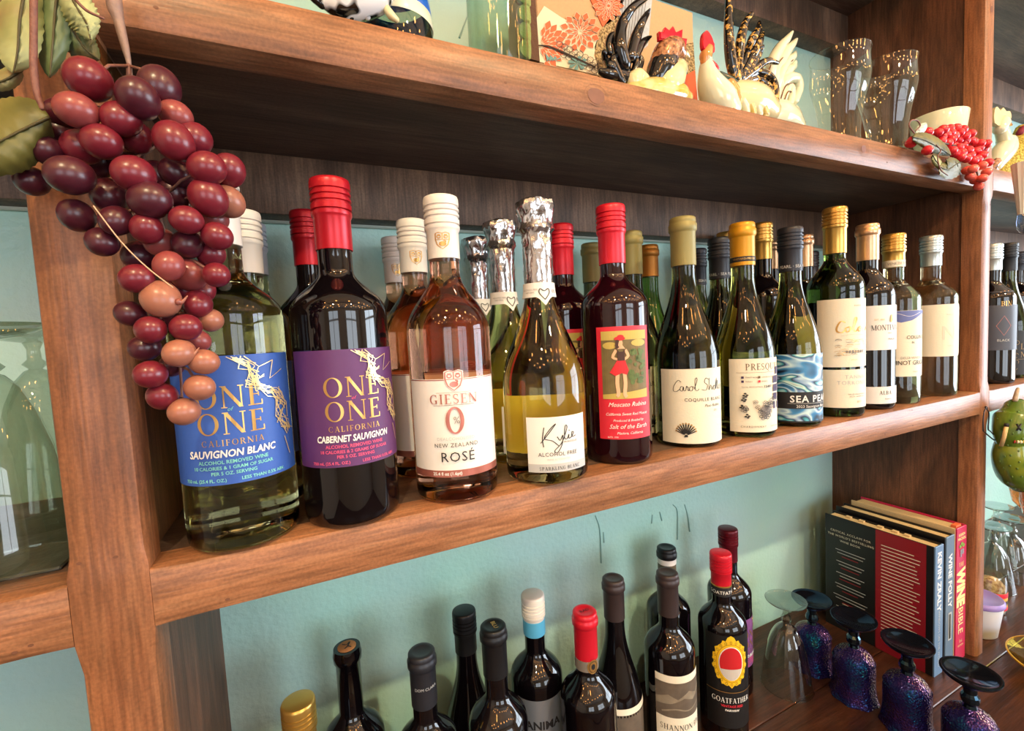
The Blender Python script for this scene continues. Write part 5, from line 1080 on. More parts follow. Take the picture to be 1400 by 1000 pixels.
def petals(cx, cy, n, r0, r1, a0, a1, mat, w=.16, lim=None):
    I = Ink()
    for rg in range(3):
        for k in range(n):
            t = math.radians(a0 + (a1 - a0) * (k + .5 * (rg % 2)) / n); q0, q1 = r0 + (r1 - r0) * rg / 3, r0 + (r1 - r0) * (rg + 1.3) / 3
            pt = lambda r, dt: (cx + r * math.cos(t + dt), cy - r * math.sin(t + dt))
            I.poly(mat, [pt(q0, -w * .5), pt((q0 + q1) / 2, -w), pt(q1, 0), pt((q0 + q1) / 2, w), pt(q0, w * .5)], 'petal_print'); I.stroke(CRM, [pt(q0, -w * .5), pt((q0 + q1) / 2, -w), pt(q1, 0), pt((q0 + q1) / 2, w), pt(q0, w * .5)], .5, 'petal_outline', 0)
    I.emit(lambda u, v, o: at_y(u, v, yb - .0016 - o) - bo, P1, off=.0004, step=None)
petals(738, 62, 9, 4, 34, -70, 85, ORG); petals(793, 44, 12, 2, 26, -200, 160, ORG, .2)
petals(832, 8, 10, 2, 20, 0, 360, plain('coral_print', (232, 110, 66), .6), .2)
I = Ink(); R_ = random.Random(2)
for r in range(3):
    for k in range(9): I.ring(LINE, 765 + k * 7 + r * 3, 60 + k * 3.6 + r * 7.5, 4.6, 4, .8, 'scale_print', n=8)
for k in range(8): I.poly(TEAL, [(790, 86), (790 + 12 * math.cos(k * .8 - .1), 86 + 9 * math.sin(k * .8 - .1)), (790 + 14 * math.cos(k * .8 + .15), 86 + 10 * math.sin(k * .8 + .15)), (790 + 12 * math.cos(k * .8 + .4), 86 + 9 * math.sin(k * .8 + .4))], 'teal_flower')
for k in range(4): I.poly(TEAL, [(748 + k * 3, 84), (745 + k * 7, 72 + k * 2), (752 + k * 5, 80)], 'teal_flower')
I.stroke(plain('slit_dark', (40, 26, 20), .8), [(736, 62), (752, 64), (780, 76), (814, 92)], 3.0, 'slit')
for k in range(9): I.stroke(LINE, [(852 + k * 4, -4), (850 + k * 3.6, 30), (850 + k * 2.6, 62)], .6, 'line_print')
I.emit(lambda u, v, o: at_y(u, v, yb - .0022 - o) - bo, P1, off=.0006, step=None)
# scalloped green placemat standing on edge beside it
pm = empty('scalloped_placemat', at_y(722, 74, .125), 'green woven placemat with scalloped edge standing beside the patchwork box', 'placemat'); pm.location.z = ZU; po = pm.location.copy()
px_flat('brown_backing', [(724, 80), (716, -30), (730, -30), (738, 84)], .128, .010, plain('brown_weave', (92, 62, 42), .8, bump=.6, bscale=260), pm, po)
GW = plain('green_weave', (140, 158, 92), .8, bump=.7, bscale=300)
for k in range(5):
    cy = 66 - k * 24; px_flat('scallop', [(726, cy + 13), (719, cy + 12), (713 - k * .8, cy + 6), (711 - k * .8, cy), (712 - k * .8, cy - 8), (718 - k, cy - 13), (725 - k, cy - 13)], .122, .004, GW, pm, po, 3)
    px_flat('scallop_lining', [(724, cy + 15), (716, cy + 14), (709 - k * .8, cy + 8), (707 - k * .8, cy + 2), (708 - k * .8, cy - 6), (714 - k, cy - 11), (722 - k, cy - 11)], .127, .003, plain('tan_felt', (150, 122, 84), .9), pm, po, 3)
# bell-shaped soda glasses
BELL = thin_glass('soda_glass', (242, 247, 242), 1.2)
def bell_glass(label, x, y):
    e = empty('soda_glass', (x, y, ZU), label, 'glass', 'bell-shaped glasses on the upper shelf'); h = .158; seg = 48
    pr = [(.0285, 0), (.029, .03), (.0275, .12), (.0285, .3), (.033, .5), (.0385, .64), (.0415, .74), (.0415, .82), (.0405, .92), (.0412, 1.0)]
    vs, fs = [], []
    pr = [(c_.x, c_.y) for c_ in catmull([(r, z, 0) for r, z in pr], 4)]; vs, fs = lathe_data([(r, z * h) for r, z in pr], seg, True, False)
    out = [(v[0] * (1 - .02 * math.cos(12 * 2 * PI * (i % seg) / seg) * max(0, min(1, (.7 - v[2] / h) * 6))), v[1] * (1 - .02 * math.cos(12 * 2 * PI * (i % seg) / seg) * max(0, min(1, (.7 - v[2] / h) * 6))), v[2]) for i, v in enumerate(vs)]
    mesh_obj('glass_wall', out, fs, BELL, e, (0, 0, 0), True, 60); lathe('thick_base', [(.001, .004), (.0255, .005), (.0262, .012), (.024, .016), (.001, .014)], BELL, e, seg=32, cap0=False, cap1=False)
    lathe('rim', [(.0405, h), (.0412, h + .0006), (.0419, h + .0003), (.0419, h - .0008), (.0412, h - .0012)], BELL, e, seg=48, cap0=False, cap1=False); return e
p = at_y(1150, 75, .060); bell_glass('bell-shaped clear soda glass, nearer of two on the upper shelf', p.x - .004, .060); p = at_y(1214, 88, .048); bell_glass('bell-shaped clear soda glass beside the red berries', p.x - .004, .048)
# cream bowl and red berry cluster at the right end
p = at_y(1297, 165, .045); e = empty('cream_bowl', (1.106, .046, ZU), 'cream glazed bowl behind the red berries', 'bowl'); hb = p.z - ZU
lathe('bowl_wall', [(.020, 0), (.022, .001), (.030, hb * .3), (.038, hb * .65), (.0425, hb), (.0415, hb + .0015), (.039, hb), (.034, hb * .6), (.02, hb * .2), (.001, hb * .15)], CER_WHITE, e, cap1=False)
BER = [mottled('berry_red', [(.3, (178, 18, 36)), (.7, (222, 48, 58))], 90, .2, sss=.2), mottled('berry_coral', [(.3, (206, 62, 60)), (.7, (228, 116, 98))], 90, .22, sss=.2)]
bz = [(297, 315), (460, 285), (400, 320), (350, 355), (520, 280), (590, 270), (535, 320), (630, 320), (665, 285), (690, 355), (745, 330), (440, 365), (540, 390), (610, 400), (690, 410), (735, 395), (780, 420), (845, 435), (915, 440), (500, 430), (560, 460), (585, 540), (640, 580), (620, 480), (700, 590), (720, 510), (795, 520), (870, 555), (880, 500), (660, 450), (775, 610), (865, 665), (930, 635), (775, 700), (710, 715), (745, 780), (915, 735), (870, 800), (795, 820), (830, 885), (480, 340), (570, 350), (830, 480), (430, 410), (650, 530), (550, 510), (140, 400), (120, 430), (330, 500), (290, 505), (740, 560), (820, 600), (680, 500), (500, 480), (600, 320)]
borg = at_y(1290, 200, -.004); br1 = empty('red_berry_cluster', borg, 'cluster of shiny red artificial berries with leaves hanging over the shelf edge', 'berries'); bme = [None, None]
for i, (a, c) in enumerate(bz):
    rr = random.Random(i + 90); u, v = 1230 + a / 7.693, 140 + c / 7.693; yy = -.012 + rr.uniform(-.007, .007) - (.004 if v > 205 else -.008); q = at_y(u, v, yy); t = 1 if v > 226 and u > 1318 else 0; r = .0072
    if bme[t] is None: vs, fs = ellipsoid_data(1, 1, 1.12, 14, 9); o = mesh_obj('berry', vs, fs, BER[t], br1, q - borg, True); bme[t] = o.data
    else: o = bpy.data.objects.new('berry', bme[t]); COL.objects.link(o); o.parent = br1; o.location = q - borg
    o.scale = (r, r, r); o.rotation_euler = (rr.uniform(0, 3), rr.uniform(0, 3), 0)
px_tube('berry_stem', [(1262, 196, 1.4), (1290, 196, 1.4), (1318, 205, 1.3), (1332, 226, 1.1), (1338, 245, .8)], -.010, plain('dark_twig', (70, 50, 36), .7), br1, borg, 6)
px_leaf('leaf', [(1247, 187), (1265, 192), (1284, 202), (1300, 212)], 11, -.022, LF_O, br1, borg, .004, .05, V_D); px_leaf('leaf', [(1284, 228), (1296, 232), (1306, 226), (1313, 222)], 14, -.018, LF_O, br1, borg, .003, .1, V_D); px_leaf('leaf', [(1275, 212), (1281, 222), (1293, 238)], 6, -.016, LF_P, br1, borg, .003, .1, V_D); px_leaf('leaf', [(1252, 182), (1260, 176), (1267, 168)], 6, -.014, plain('pale_leaf_back', (196, 204, 190), .5), br1, borg, .003, .05)
px_tube('tendril', [(1250, 182, 1), (1243, 172, 1), (1246, 165, 1.1), (1254, 165, 1), (1258, 172, 1), (1252, 179, .8)], -.020, M_STEM, br1, borg, 6); px_tube('tendril', [(1280, 198, .7), (1286, 206, .7), (1282, 216, .7), (1286, 232, .8), (1296, 240, .6)], -.026, M_STEM, br1, borg, 6)
# ------------------------------------------------------------------ glasses upside down on the counter
def irid(name, base, t0, t1, bump=0.0):
    m, nt, b = new_mat(name); b.inputs['Base Color'].default_value = srgb(*base); b.inputs['Roughness'].default_value = .10; b.inputs['Metallic'].default_value = 0.0; b.inputs['IOR'].default_value = 1.75
    n = nt.nodes.new('ShaderNodeTexNoise'); n.inputs['Scale'].default_value = 30; tc = nt.nodes.new('ShaderNodeTexCoord'); nt.links.new(tc.outputs['Object'], n.inputs['Vector'])
    mr = nt.nodes.new('ShaderNodeMapRange'); mr.inputs[1].default_value = .3; mr.inputs[2].default_value = .7; mr.inputs[3].default_value = t0; mr.inputs[4].default_value = t1; nt.links.new(n.outputs['Fac'], mr.inputs[0])
    nt.links.new(mr.outputs[0], b.inputs['Thin Film Thickness']); b.inputs['Thin Film IOR'].default_value = 1.5
    if bump:
        v = nt.nodes.new('ShaderNodeTexVoronoi'); v.inputs['Scale'].default_value = 320; nt.links.new(tc.outputs['Object'], v.inputs['Vector'])
        bp = nt.nodes.new('ShaderNodeBump'); bp.inputs['Strength'].default_value = bump; bp.inputs['Distance'].default_value = .0015; nt.links.new(v.outputs['Distance'], bp.inputs['Height']); nt.links.new(bp.outputs[0], b.inputs['Normal'])
    MATS[name] = m; return m
IR_S = irid('carnival_glass_smooth', (12, 13, 20), 138, 168); IR_B = irid('carnival_glass_scaled', (24, 18, 58), 262, 350, .7)
def carnival(label, x, y, h=.145, rz=0):
    e = empty('carnival_goblet', (x, y, ZL), label, 'glass', 'dark iridescent goblets standing upside down', rz=rz)
    bowl = [(.0355, 0), (.0362, .006), (.0345, .04), (.0325, .12), (.0315, .25), (.0318, .38), (.0310, .46), (.0275, .535), (.020, .585), (.012, .615), (.0085, .63)]
    vs, fs = lathe_data([(c_.x, c_.y * h) for c_ in catmull([(a, b_, 0) for a, b_ in bowl], 3)], 48, False, False)
    sc = []
    for i, v in enumerate(vs):
        a = 2 * PI * (i % 48) / 48; z = v[2] / h; k = 1 + .035 * math.cos(8 * a) * max(0, .16 - z) * 5 + .012 * math.cos(8 * a) * (1 if z < .46 else 0); sc.append((v[0] * k, v[1] * k, v[2]))
    bo = mesh_obj('bowl', sc, fs, IR_B, e, (0, 0, 0), True, 60)
    # ring of beads where the bowl rounds over
    vb, fb = ellipsoid_data(.0014, .0014, .0014, 6, 4); V_, F_ = [], []
    for k in range(44):
        a = 2 * PI * k / 44; b0 = len(V_); V_ += [(v[0] + .0306 * math.cos(a), v[1] + .0306 * math.sin(a), v[2] + .475 * h) for v in vb]; F_ += [tuple(i + b0 for i in f) for f in fb]
    br_ = mesh_obj('bead_ring', V_, F_, IR_B, bo, (0, 0, 0), True); br_['kind'] = 'stuff'
    lathe('stem', [(.0085, .63 * h), (.0075, .66 * h), (.0105, .69 * h), (.0112, .72 * h), (.0105, .75 * h), (.0078, .78 * h), (.0082, .83 * h), (.011, .87 * h)], IR_S, e, seg=12, cap0=False, cap1=False, sharp=20)
    lathe('foot', [(.011, .87 * h), (.022, .905 * h), (.031, .95 * h), (.0345, .985 * h), (.0345, .997 * h), (.0325, h), (.026, .978 * h), (.014, .955 * h), (.004, .945 * h), (.001, .945 * h)], IR_S, e, seg=40, cap0=False, cap1=False); return e
carnival('dark iridescent upturned goblet against the black book, rearmost of four', .868, .137, .138); carnival('dark iridescent upturned goblet in front of the black book cover, second of four', .858, .058, .147, .3); carnival('dark iridescent upturned goblet in front of the red book panel, third of four', .864, -.0185, .147, .6); carnival('dark iridescent upturned goblet nearest the counter edge', .864, -.096, .147, .9)
CUT = thin_glass('cut_clear_glass', (232, 236, 230), 2.4)
def clear_goblet(label, x, y, z, h, R, group, mat=CUT, facets=10, flare=1.0, name='upturned_wine_glass'):
    e = empty(name, (x, y, z), label, 'glass', group); seg = facets * 4
    bowl = [(R * flare, 0), (R * flare * 1.005, .01), (R * .94, .14), (R * .82, .34), (R * .66, .52), (R * .5, .62), (R * .36, .68), (R * .2, .715), (.0062, .735)]
    vs, fs = lathe_data([(c_.x, c_.y * h) for c_ in catmull([(a, b_, 0) for a, b_ in bowl], 3)], seg, False, False)
    mesh_obj('bowl', [(v[0] * (1 + .022 * math.cos(facets * 2 * PI * (i % seg) / seg) * min(1, v[2] / h * 3)), v[1] * (1 + .022 * math.cos(facets * 2 * PI * (i % seg) / seg) * min(1, v[2] / h * 3)), v[2]) for i, v in enumerate(vs)], fs, mat, e, (0, 0, 0), True, 60)
    lathe('rim', [(R * flare - .0004, .0), (R * flare + .0004, -.0000), (R * flare + .0006, .0008), (R * flare, .0014)], mat, e, seg=40, cap0=False, cap1=False)
    lathe('stem', [(.0062, .735 * h), (.0085, .76 * h), (.0088, .79 * h), (.006, .82 * h), (.0052, .87 * h), (.007, .91 * h), (.010, .925 * h)], mat, e, seg=10, cap0=False, cap1=False, sharp=20)
    ft = lathe('foot', [(.010, .925 * h), (.022, .945 * h), (.031, .972 * h), (.0345, .99 * h), (.0345, .998 * h), (.032, h), (.006, .985 * h), (.001, .985 * h)], mat, e, seg=40, cap0=False, cap1=False)
    return e
clear_goblet('clear cut-glass goblet standing upside down beside the dark bottles', .780, .130, ZL, .166, .043, None)
# ------------------------------------------------------------------ three wine books by the right panel
PAGE = plain('page_edges', (214, 186, 140), .8, var=.12, bscale=400)
def book(label, x0, x1, y0, y1, h, cover_l, spine_m, cover_r):
    e = empty('book', ((x0 + x1) / 2, (y0 + y1) / 2, ZL), label, 'book', 'wine books on the counter'); hx, hy = (x1 - x0) / 2, (y1 - y0) / 2; t = .0028
    l = box('cover', -hx, -hx + t, -hy, hy, 0, h, cover_l, e, .0006, 1); r = box('cover', hx - t, hx, -hy, hy, 0, h, cover_r, e, .0006, 1); s = box('spine', -hx + .0006, hx - .0006, -hy - .0022, -hy + .0006, .0, h, spine_m, e, .0006, 1)
    box('page_block', -hx + t + .0002, hx - t - .0002, -hy + .001, hy - .004, .003, h - .004, PAGE, e); return e, l, s, hx, hy
BK_BLACK = plain('black_book_cover', (20, 18, 20), .35); BK_BLUE = plain('steel_blue_spine', (96, 128, 164), .4); BK_MAG = plain('magenta_spine', (186, 28, 78), .4); BK_RED = plain('crimson_panel', (142, 22, 36), .4); BK_GREY = plain('slate_spine', (88, 112, 136), .4)
def f_left(hx): return lambda u, v, o: Vector((-hx - o, -u, v))      # print on the cover that faces the camera, u runs towards the spine
yb0 = .014
h1 = at_y(1285, 745, yb0).z - ZL
e, l, s, hx, hy = book('black hardback with crimson back panel and blue spine, nearest of three', 1.027, 1.058, yb0, .205, h1, BK_BLACK, BK_BLUE, BK_BLACK)
I = Ink(); I.rect(BK_RED, .002, 0.0005, .0845, h1 - .0005, 'red_panel')
R_ = random.Random(1)
for k in range(28): 
    yy = h1 - .030 - k * .0072; I.rect(L_CREAM, .012, yy, .012 + R_.uniform(.052, .066), yy + .0016, 'text_line') if yy > .02 else None
for k, t_ in enumerate(('CRITICAL ACCLAIM FOR', "THE WORLD'S BESTSELLING", 'WINE BOOK')): I.text(L_CREAM, t_, -.045, h1 - .034 - k * .0095, .0045, spacing=1.15)
yy = h1 - .072
for k in range(7):
    for w in (R_.uniform(.05, .066), R_.uniform(.04, .06)): I.rect(P_LGREY, -.045 - w / 2, yy, -.045 + w / 2, yy + .0013, 'quote_line'); yy -= .0068
    w = R_.uniform(.028, .044); I.rect(BK_RED, -.045 - w / 2, yy, -.045 + w / 2, yy + .0015, 'source_line'); yy -= .012
I.rect(L_CREAM, -.030, h1 - .190, -.060, h1 - .189, 'quote_line'); I.rect(L_CREAM, .050, .012, .062, .022, 'price_box')
I.emit(lambda u, v, o: Vector((-hx - o, -u, v)), l, step=None, off=.0003)
I = Ink(); I.text(P_WHITE, 'KEVIN ZRALY', 0, -.0065, .0135, bold=.03, align='L'); I.text(P_LGREY, 'WINDOWS ON THE WORLD', .112, -.0035, .0070, align='L', maxw=.11); I.emit(lambda u, v, o: Vector((v, -hy - .0022 - o, h1 - .012 - u)), s, step=None); 
for k, (yk) in enumerate((-.05, -.03, -.004, .03, .055)): box('page_tab', .004, .011, yk, yk + .010, h1 - .004, h1 - .0005, PAGE, e)
h2 = at_y(1304, 730, yb0).z - ZL
e, l, s, hx, hy = book('black book with slate blue spine, middle of three', 1.067, 1.098, yb0, .205, h2, BK_BLACK, BK_GREY, BK_BLACK)
I = Ink(); I.text(P_WHITE, 'WINE FOLLY', 0, -.0062, .0130, bold=.03, align='L'); I.rect(P_LGREY, .115, -.006, .17, .006, 'spine_print'); I.rect(BK_BLACK, .118, -.004, .167, .003, 'spine_detail')
I.emit(lambda u, v, o: Vector((v, -hy - .0022 - o, h2 - .034 - u)), s, step=None)
h3 = at_y(1318, 718, yb0).z - ZL
e, l, s, hx, hy = book('thick book with magenta spine against the right panel', 1.106, 1.146, yb0, .195, h3, PAGE, BK_MAG, BK_MAG)
I = Ink(); I.text(plain('pale_yellow_ink', (240, 222, 150), .6), 'WINE', .080, -.0150, .029, bold=.06, align='L', maxw=.078); I.text(plain('pale_yellow_ink', (240, 222, 150)), 'BIBLE', .161, -.0095, .0185, align='L', maxw=.052)
I.emit(lambda u, v, o: Vector((v, -hy - .0022 - o, h3 - u)), s, step=None)
I = Ink(); YI = MATS['pale_yellow_ink']; I.text(YI, 'KAREN', 0, h3 - .017, .0055, bold=.02); I.text(YI, 'MACNEIL', 0, h3 - .025, .0055, bold=.02, maxw=.032); I.serif(YI, 'THE', 0, h3 - .078, .0085, .9); I.text(YI, '3rd', 0, .036, .006); I.text(YI, 'EDITION', 0, .028, .004)
for k in range(3): I.ellipse(plain('leaf_print', (120, 150, 50), .6), -.006 + k * .006, h3 - .037 + (k % 2) * .004, .005, .0035, 'leaf_print', 9)
for k in range(7): I.ellipse(plain('grape_print', (150, 140, 150), .6), ((k % 3) - 1) * .004, h3 - .046 - (k // 3) * .005, .0030, .0030, 'grape_print', 9)
I.emit(lambda u, v, o: Vector((u, -hy - .0022 - o, v)), s, step=None)
box('bookmark_tab', -.012, .008, -hy + .002, -hy + .010, h3 - .004, h3 + .003, plain('orange_tab', (226, 110, 60), .6), e)
# ------------------------------------------------------------------ the bay on the right
RG = 'wine bottles in the right bay'
def rbot(label, u, v, y, kind, gm, cap, cm, clen, R=.0375):
    p = at_y(u, v, y); return bottle(label, p.x, y, ZM, p.z - ZM, kind, R, gm, cap, cm, clen, RG)
rb2 = rbot('dark olive bottle with black cap and gold scroll label in the right bay', 1378, 333, .062, 'burgundy', G_DKOLIVE, 'screw', C_BLACK, .062)
phr = hit_cyl(1398, 500, rb2.x, rb2.y, rb2.R)[0]; L = label_patch(rb2, None, .115, 0, 0, plain('black_scroll_label', (18, 17, 18), .5), phi=phr, z=(.008, .105)); I = Ink(); R_ = random.Random(6); SC = plain('tan_scroll_ink', (150, 124, 84), .5)
for k in range(60):
    cx, cy, r = R_.uniform(-.054, -.012), R_.uniform(.008, .090), R_.uniform(.002, .005); a0 = R_.uniform(0, 360); I.ring(SC, cx, cy, r, r, .0008, 'scroll_print', a0, a0 + 250, 10)
I.serif(SC, 'LOVE', .012, .056, .0125, .8, .06); I.serif(SC, 'NOIR', .012, .038, .0125, .8, .06); I.rect(SC, -.01, .034, .034, .0346, 'border'); I.emit(L.fn, L.o)
p = at_y(1356, 400, .05); rb1 = bottle('black bottle with slate label behind the right post', 1.328, .045, ZM, .290, 'bordeaux', .0375, G_BLACK, 'screw', C_SILVER, .055, RG)
phr = hit_cyl(1372, 470, rb1.x, rb1.y, rb1.R)[0]; L = label_patch(rb1, None, .08, 0, 0, plain('slate_label', (66, 70, 84), .5), phi=phr, z=(.07, .19)); I = Ink(); I.serif(P_GOLD, 'BIN', .004, .090, .010, .8); I.ring(P_ROSE, 0, .05, .012, .02, .0006, 'frame_print', n=4); I.text(P_LGREY, 'BLACK', 0, .018, .005); I.emit(L.fn, L.o)
rbot('dark bottle with green cap behind the black-capped bottle', 1361, 345, .135, 'bordeaux', G_BLACK, 'screw', plain('green_cap', (60, 96, 74), .4, .3), .05, .0365)
rbot('dark bottle by the wall at the right picture edge', 1392, 345, .14, 'bordeaux', G_BLACK, 'screw', C_DARK, .05, .0365)
# upper shelf of that bay: white rooster, straw hen
CER_W2 = CER_WHITE; yr = .05; org = at_y(1372, 230, yr); org.z = ZU; e = empty('rooster_figurine', org, 'small white ceramic rooster beyond the right post', 'figurine', 'ceramic roosters on the upper shelf')
lathe('base', [(.018, 0), (.019, .003), (.015, .010), (.010, .014)], CER_W2, e, seg=20); px_tube('body', [(1360, 226, 9), (1366, 214, 13), (1374, 204, 13), (1377, 196, 11)], yr, CER_W2, e, org, 14); px_tube('neck', [(1376, 202, 11), (1372, 188, 8), (1369, 178, 7.5)], yr, CER_W2, e, org, 12); px_tube('head', [(1367, 176, 8), (1370, 168, 9)], yr, CER_W2, e, org, 12)
px_flat('comb', [(1360, 168), (1360, 150), (1364, 146), (1368, 151), (1372, 147), (1376, 152), (1381, 152), (1383, 160), (1379, 168), (1370, 172)], yr - .004, .008, CER_CREAM, e, org, 2); px_tube('beak', [(1375, 171, 4), (1379, 170, 3), (1383, 171, 1.2)], yr - .006, CER_GOLD, e, org, 8); px_tube('tail_feather', [(1362, 222, 6), (1357, 230, 5), (1364, 238, 4)], yr - .004, CER_BROWN, e, org, 8)
STRAW = mottled('yellow_straw', [(.4, (150, 126, 30)), (.6, (206, 190, 90))], 260, .8, detail=1, bump=1.0); yr = .10; org = at_y(1394, 225, yr); org.z = ZU; e = empty('straw_hen', org, 'yellow woven straw hen at the right picture edge', 'figurine')
px_tube('body', [(1366, 236, 10), (1380, 218, 22), (1400, 210, 30), (1425, 214, 28), (1440, 226, 14)], yr, STRAW, e, org, 16); px_tube('neck', [(1392, 204, 14), (1394, 188, 9), (1396, 178, 7)], yr, STRAW, e, org, 12); px_tube('comb', [(1394, 182, 4), (1398, 176, 4), (1402, 176, 3)], yr - .01, plain('wine_felt', (120, 26, 50), .8), e, org, 8); px_tube('ribbon', [(1381, 196, 1.6), (1385, 208, 1.6), (1391, 222, 1.6)], yr, plain('orange_ribbon', (230, 140, 40), .6), e, org, 6, t=.03)
# hanging white pleated cone
cn = at_y(1399, 222, -.05); e = empty('paper_cone', cn, 'white striped paper cone hanging at the right picture edge', 'ornament'); vs, fs = [], []
for i in range(6):
    t = i / 5
    for k in range(24): a = 2 * PI * k / 24; r = (.016 - .009 * t) * (1 + .06 * (k % 2)); vs.append((r * math.cos(a) + .006, r * math.sin(a), -t * .088))
for i in range(5):
    for k in range(24): fs.append((i * 24 + k, i * 24 + (k + 1) % 24, (i + 1) * 24 + (k + 1) % 24, (i + 1) * 24 + k))
mesh_obj('cone', vs, fs, plain('white_paper', (228, 226, 220), .7), e); lathe('glass_tip', [(.0075, -.088), (.009, -.100), (.008, -.112), (.004, -.119), (.001, -.121)], thin_glass('blue_clear_glass', (206, 220, 240), 1.3), e, (.006, 0, 0), 20, False, False); tube('hanging_thread', [(.006, 0, 0), (.006, 0, .36), (.006, .0495, .39)], .0006, P_WHITE, e)
for k in range(5): tube('stripe', [(.006 - .0135 + .003 * k, -.0145, -.004 - .004 * k), (.006 - .006 + .0025 * k, -.011, -.05 - .002 * k)], .0004, P_GREY, e, seg=5)
# pickle ornament hanging from a wire on the right post
yp = -.030; po = at_y(1386, 545, yp); e = empty('pickle_ornament', po, 'green pickle ornament with crossed eyes hanging from the right post', 'ornament'); PK = mottled('pickle_green', [(.3, (56, 86, 28)), (.55, (98, 126, 40)), (.75, (164, 164, 52))], 14, .22, coat=.3)
pk_parts = [px_tube('upper_body', [(1391, 560, 15), (1389, 572, 22), (1384, 588, 20), (1383, 600, 17.5)], yp, PK, e, po, 22), px_tube('lower_body', [(1384, 610, 18.5), (1384, 626, 20.5), (1388, 646, 20), (1394, 658, 15)], yp, PK, e, po, 22)]
from mathutils.bvhtree import BVHTree
pk_trees = [BVHTree.FromPolygons([v.co + po for v in o_.data.vertices], [tuple(f.vertices) for f in o_.data.polygons]) for o_ in pk_parts]
def on_pickle(u, v, lift=0.0):
    hits = [h for h in (t_.ray_cast(CAM, ray(u, v).normalized()) for t_ in pk_trees) if h[0] is not None]
    if hits: h = min(hits, key=lambda q: q[3]); return h[0] + h[1] * lift
    p_ = at_y(u, v, yp); near = min((t_.find_nearest(p_) for t_ in pk_trees), key=lambda q: q[3]); return near[0] + near[1] * lift
def pk_tube(name, pts, mat, r, lift=0.0):
    vs, fs = tube_data([on_pickle(u, v, lift) for u, v in pts], r, 8); return soft_obj(name, vs, fs, mat, e, po)
px_tube('mouth', [(1384, 603, 16), (1386, 607, 17)], yp, plain('mint_mouth', (120, 190, 140), .4), e, po, 16)
for k, c_ in enumerate(((170, 30, 40), (236, 226, 190), (236, 226, 190), (200, 180, 90))): pk_tube('mouth_filling', [(1386 + 4 * k, 604), (1388 + 4 * k, 604.5)], plain('filling_%s' % ('red', 'cream', 'cream', 'mustard')[k], c_, .4), .003, .001)
R_ = random.Random(8); bvs, bfs = ellipsoid_data(.0022, .0014, .0022, 8, 5); bm_ = None
for (u, v, dy) in ((1392, 563, -.022), (1372, 563, -.02), (1364, 573, -.012), (1382, 575, -.026), (1385, 593, -.024), (1371, 588, -.018), (1393, 617, -.024), (1382, 623, -.025), (1374, 624, -.021), (1367, 631, -.016), (1381, 637, -.025), (1391, 641, -.024), (1384, 652, -.022), (1378, 660, -.018), (1394, 632, -.024), (1372, 640, -.02), (1378, 554, -.014), (1366, 612, -.012), (1398, 600, -.022), (1378, 609, -.024), (1388, 668, -.012), (1397, 652, -.021)):
    q = on_pickle(u, v) - po
    if bm_ is None: o = mesh_obj('wart', bvs, bfs, plain('wart_green', (84, 112, 36), .3), e, q, True); bm_ = o.data
    else: o = bpy.data.objects.new('wart', bm_); COL.objects.link(o); o.parent = e; o.location = q
for d in (((1390, 580), (1393, 584.5), (1396, 589)), ((1396, 580), (1393, 584.5), (1390, 589))): pk_tube('crossed_eye', d, P_BLACK, .0014, .0004)
pk_tube('wooden_stick', [(1376.5, 584), (1373.5, 597), (1370.5, 610)], plain('pale_stick', (226, 186, 128), .6), .0032, .003); pk_tube('stick_tip', [(1377, 580), (1376.5, 584)], P_BLACK, .0036, .003); px_tube('stem', [(1388, 547, 3), (1390, 538, 2.6), (1392, 532, 2.2)], yp, plain('striped_stem', (170, 150, 130), .5, var=.6, bscale=200), e, po, 10)
WR = plain('grey_wire', (60, 60, 66), .35, .8); px_tube('wire_hook', [(1348, 558, .8), (1345, 566, .8), (1344, 586, .8), (1347, 592, .8), (1366, 606, .8), (1384, 606, .8)], -.010, WR, e, po, 6); px_tube('wire_hook', [(1348, 558, .8), (1352, 566, .8), (1351, 586, .8), (1354, 590, .8), (1366, 600, .8), (1384, 603, .8)], -.010, WR, e, po, 6); px_tube('hook_nail', [(1348, 557, 1.6), (1348.5, 558.5, 1.6)], -.004, WR, e, po, 6)
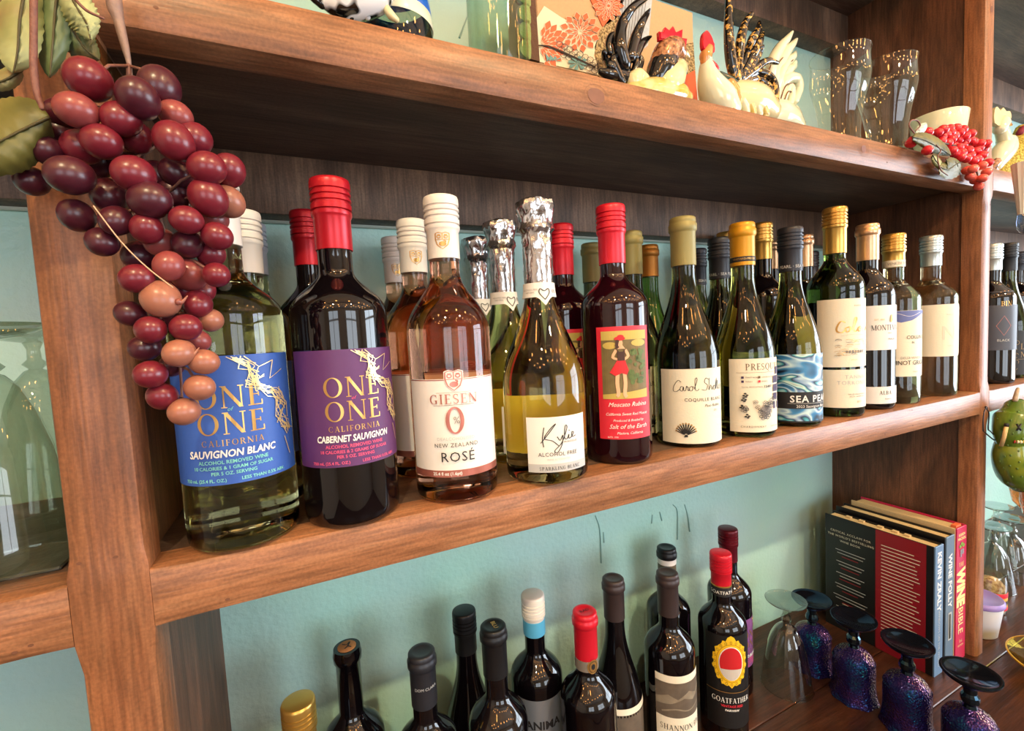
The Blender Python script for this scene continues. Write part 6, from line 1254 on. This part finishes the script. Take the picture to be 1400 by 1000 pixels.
# counter of that bay
def on_counter(u, v): return at_z(u, v, ZL)
q = on_counter(1352, 850); e = empty('lidded_tub', (1.262, .036, ZL), 'white plastic tub with lilac lid beside the right post', 'tub'); lathe('tub', [(.030, 0), (.032, .002), (.040, .066), (.040, .068)], plain('frosted_plastic', (220, 220, 226), .4), e, seg=32); lathe('lid', [(.041, .066), (.0425, .068), (.0425, .074), (.040, .078), (.036, .077), (.034, .075), (.001, .075)], plain('lilac_lid', (150, 130, 200), .35), e, seg=32)
e = empty('spice_jar', (1.380, .055, ZL), 'small clear jar with red and gold label behind the lilac-lidded tub', 'jar'); lathe('jar_glass', [(.022, 0), (.026, .002), (.027, .01), (.027, .075), (.024, .085)], CUT, e, seg=32, cap1=False); lathe('contents', [(.001, .003), (.0245, .003), (.0248, .06), (.016, .072), (.001, .078)], mottled('bristly_tan', [(.35, (150, 104, 58)), (.65, (220, 186, 134))], 160, .8, bump=1), e, seg=24, cap0=False, cap1=False); lb_ = lathe('label_band', [(.0274, .012), (.0277, .0125), (.0277, .050), (.0274, .0505)], plain('mustard_label', (206, 166, 70), .5), e, seg=36, cap0=False, cap1=False); lathe('red_stripe', [(.0279, .040), (.0281, .0405), (.0281, .050), (.0279, .0505)], L_RED, lb_, seg=36, cap0=False, cap1=False); lathe('red_stripe', [(.0279, .011), (.0281, .0115), (.0281, .018), (.0279, .0185)], L_RED, lb_, seg=36, cap0=False, cap1=False)
I = Ink(); I.text(P_BLACK, 'PAPRIKA', 0, .025, .0085, bold=.03); I.emit(lambda u, v, o: Vector(((.0277 + o) * math.cos(-1.9 + u / .0277), (.0277 + o) * math.sin(-1.9 + u / .0277), v)), lb_)
YG = thin_glass('yellow_glass', (240, 222, 140), 1.1); e = empty('yellow_glass_dish', (1.225, -.108, ZL), 'pale yellow pressed-glass dish at the right counter edge', 'dish'); lathe('dish', [(.001, .004), (.03, .004), (.036, .010), (.060, .018), (.082, .026), (.084, .028), (.0825, .030), (.060, .022), (.036, .014), (.028, .008), (.001, .008)], YG, e, seg=64, cap0=False, cap1=False); lathe('foot_ring', [(.030, 0), (.033, .0), (.034, .005), (.029, .005)], YG, e, seg=40, cap0=False, cap1=False); lathe('gold_rim', [(.0825, .0285), (.0845, .0275), (.0845, .030), (.0825, .0308)], plain('amber_rim', (206, 170, 50), .3), e, seg=64, cap0=False, cap1=False)
for i, (x, y) in enumerate(((1.500, .092), (1.592, .086), (1.665, .14))): clear_goblet('upturned crystal goblet in the right bay, %s from the post' % ('first', 'second', 'third')[i], x, y, ZL, .155, .042, 'crystal goblets in the right bay', facets=12)
AMB = thin_glass('amber_glass', (230, 168, 96), 1.0, .5, 120)
for i, (x, y) in enumerate(((1.765, .08), (1.86, .13))):
    e = empty('amber_goblet', (x, y, ZL), 'amber textured glass goblet in the right bay, %s one' % ('nearer', 'farther')[i], 'glass', 'amber goblets'); lathe('foot', [(.034, 0), (.034, .003), (.01, .012), (.006, .02)], AMB, e, seg=32); lathe('stem', [(.006, .02), (.009, .04), (.006, .06), (.008, .08), (.02, .10)], AMB, e, seg=16, cap0=False, cap1=False); lathe('bowl', [(.02, .10), (.040, .125), (.046, .16), (.046, .20), (.042, .225)], AMB, e, seg=32, cap0=False, cap1=False)
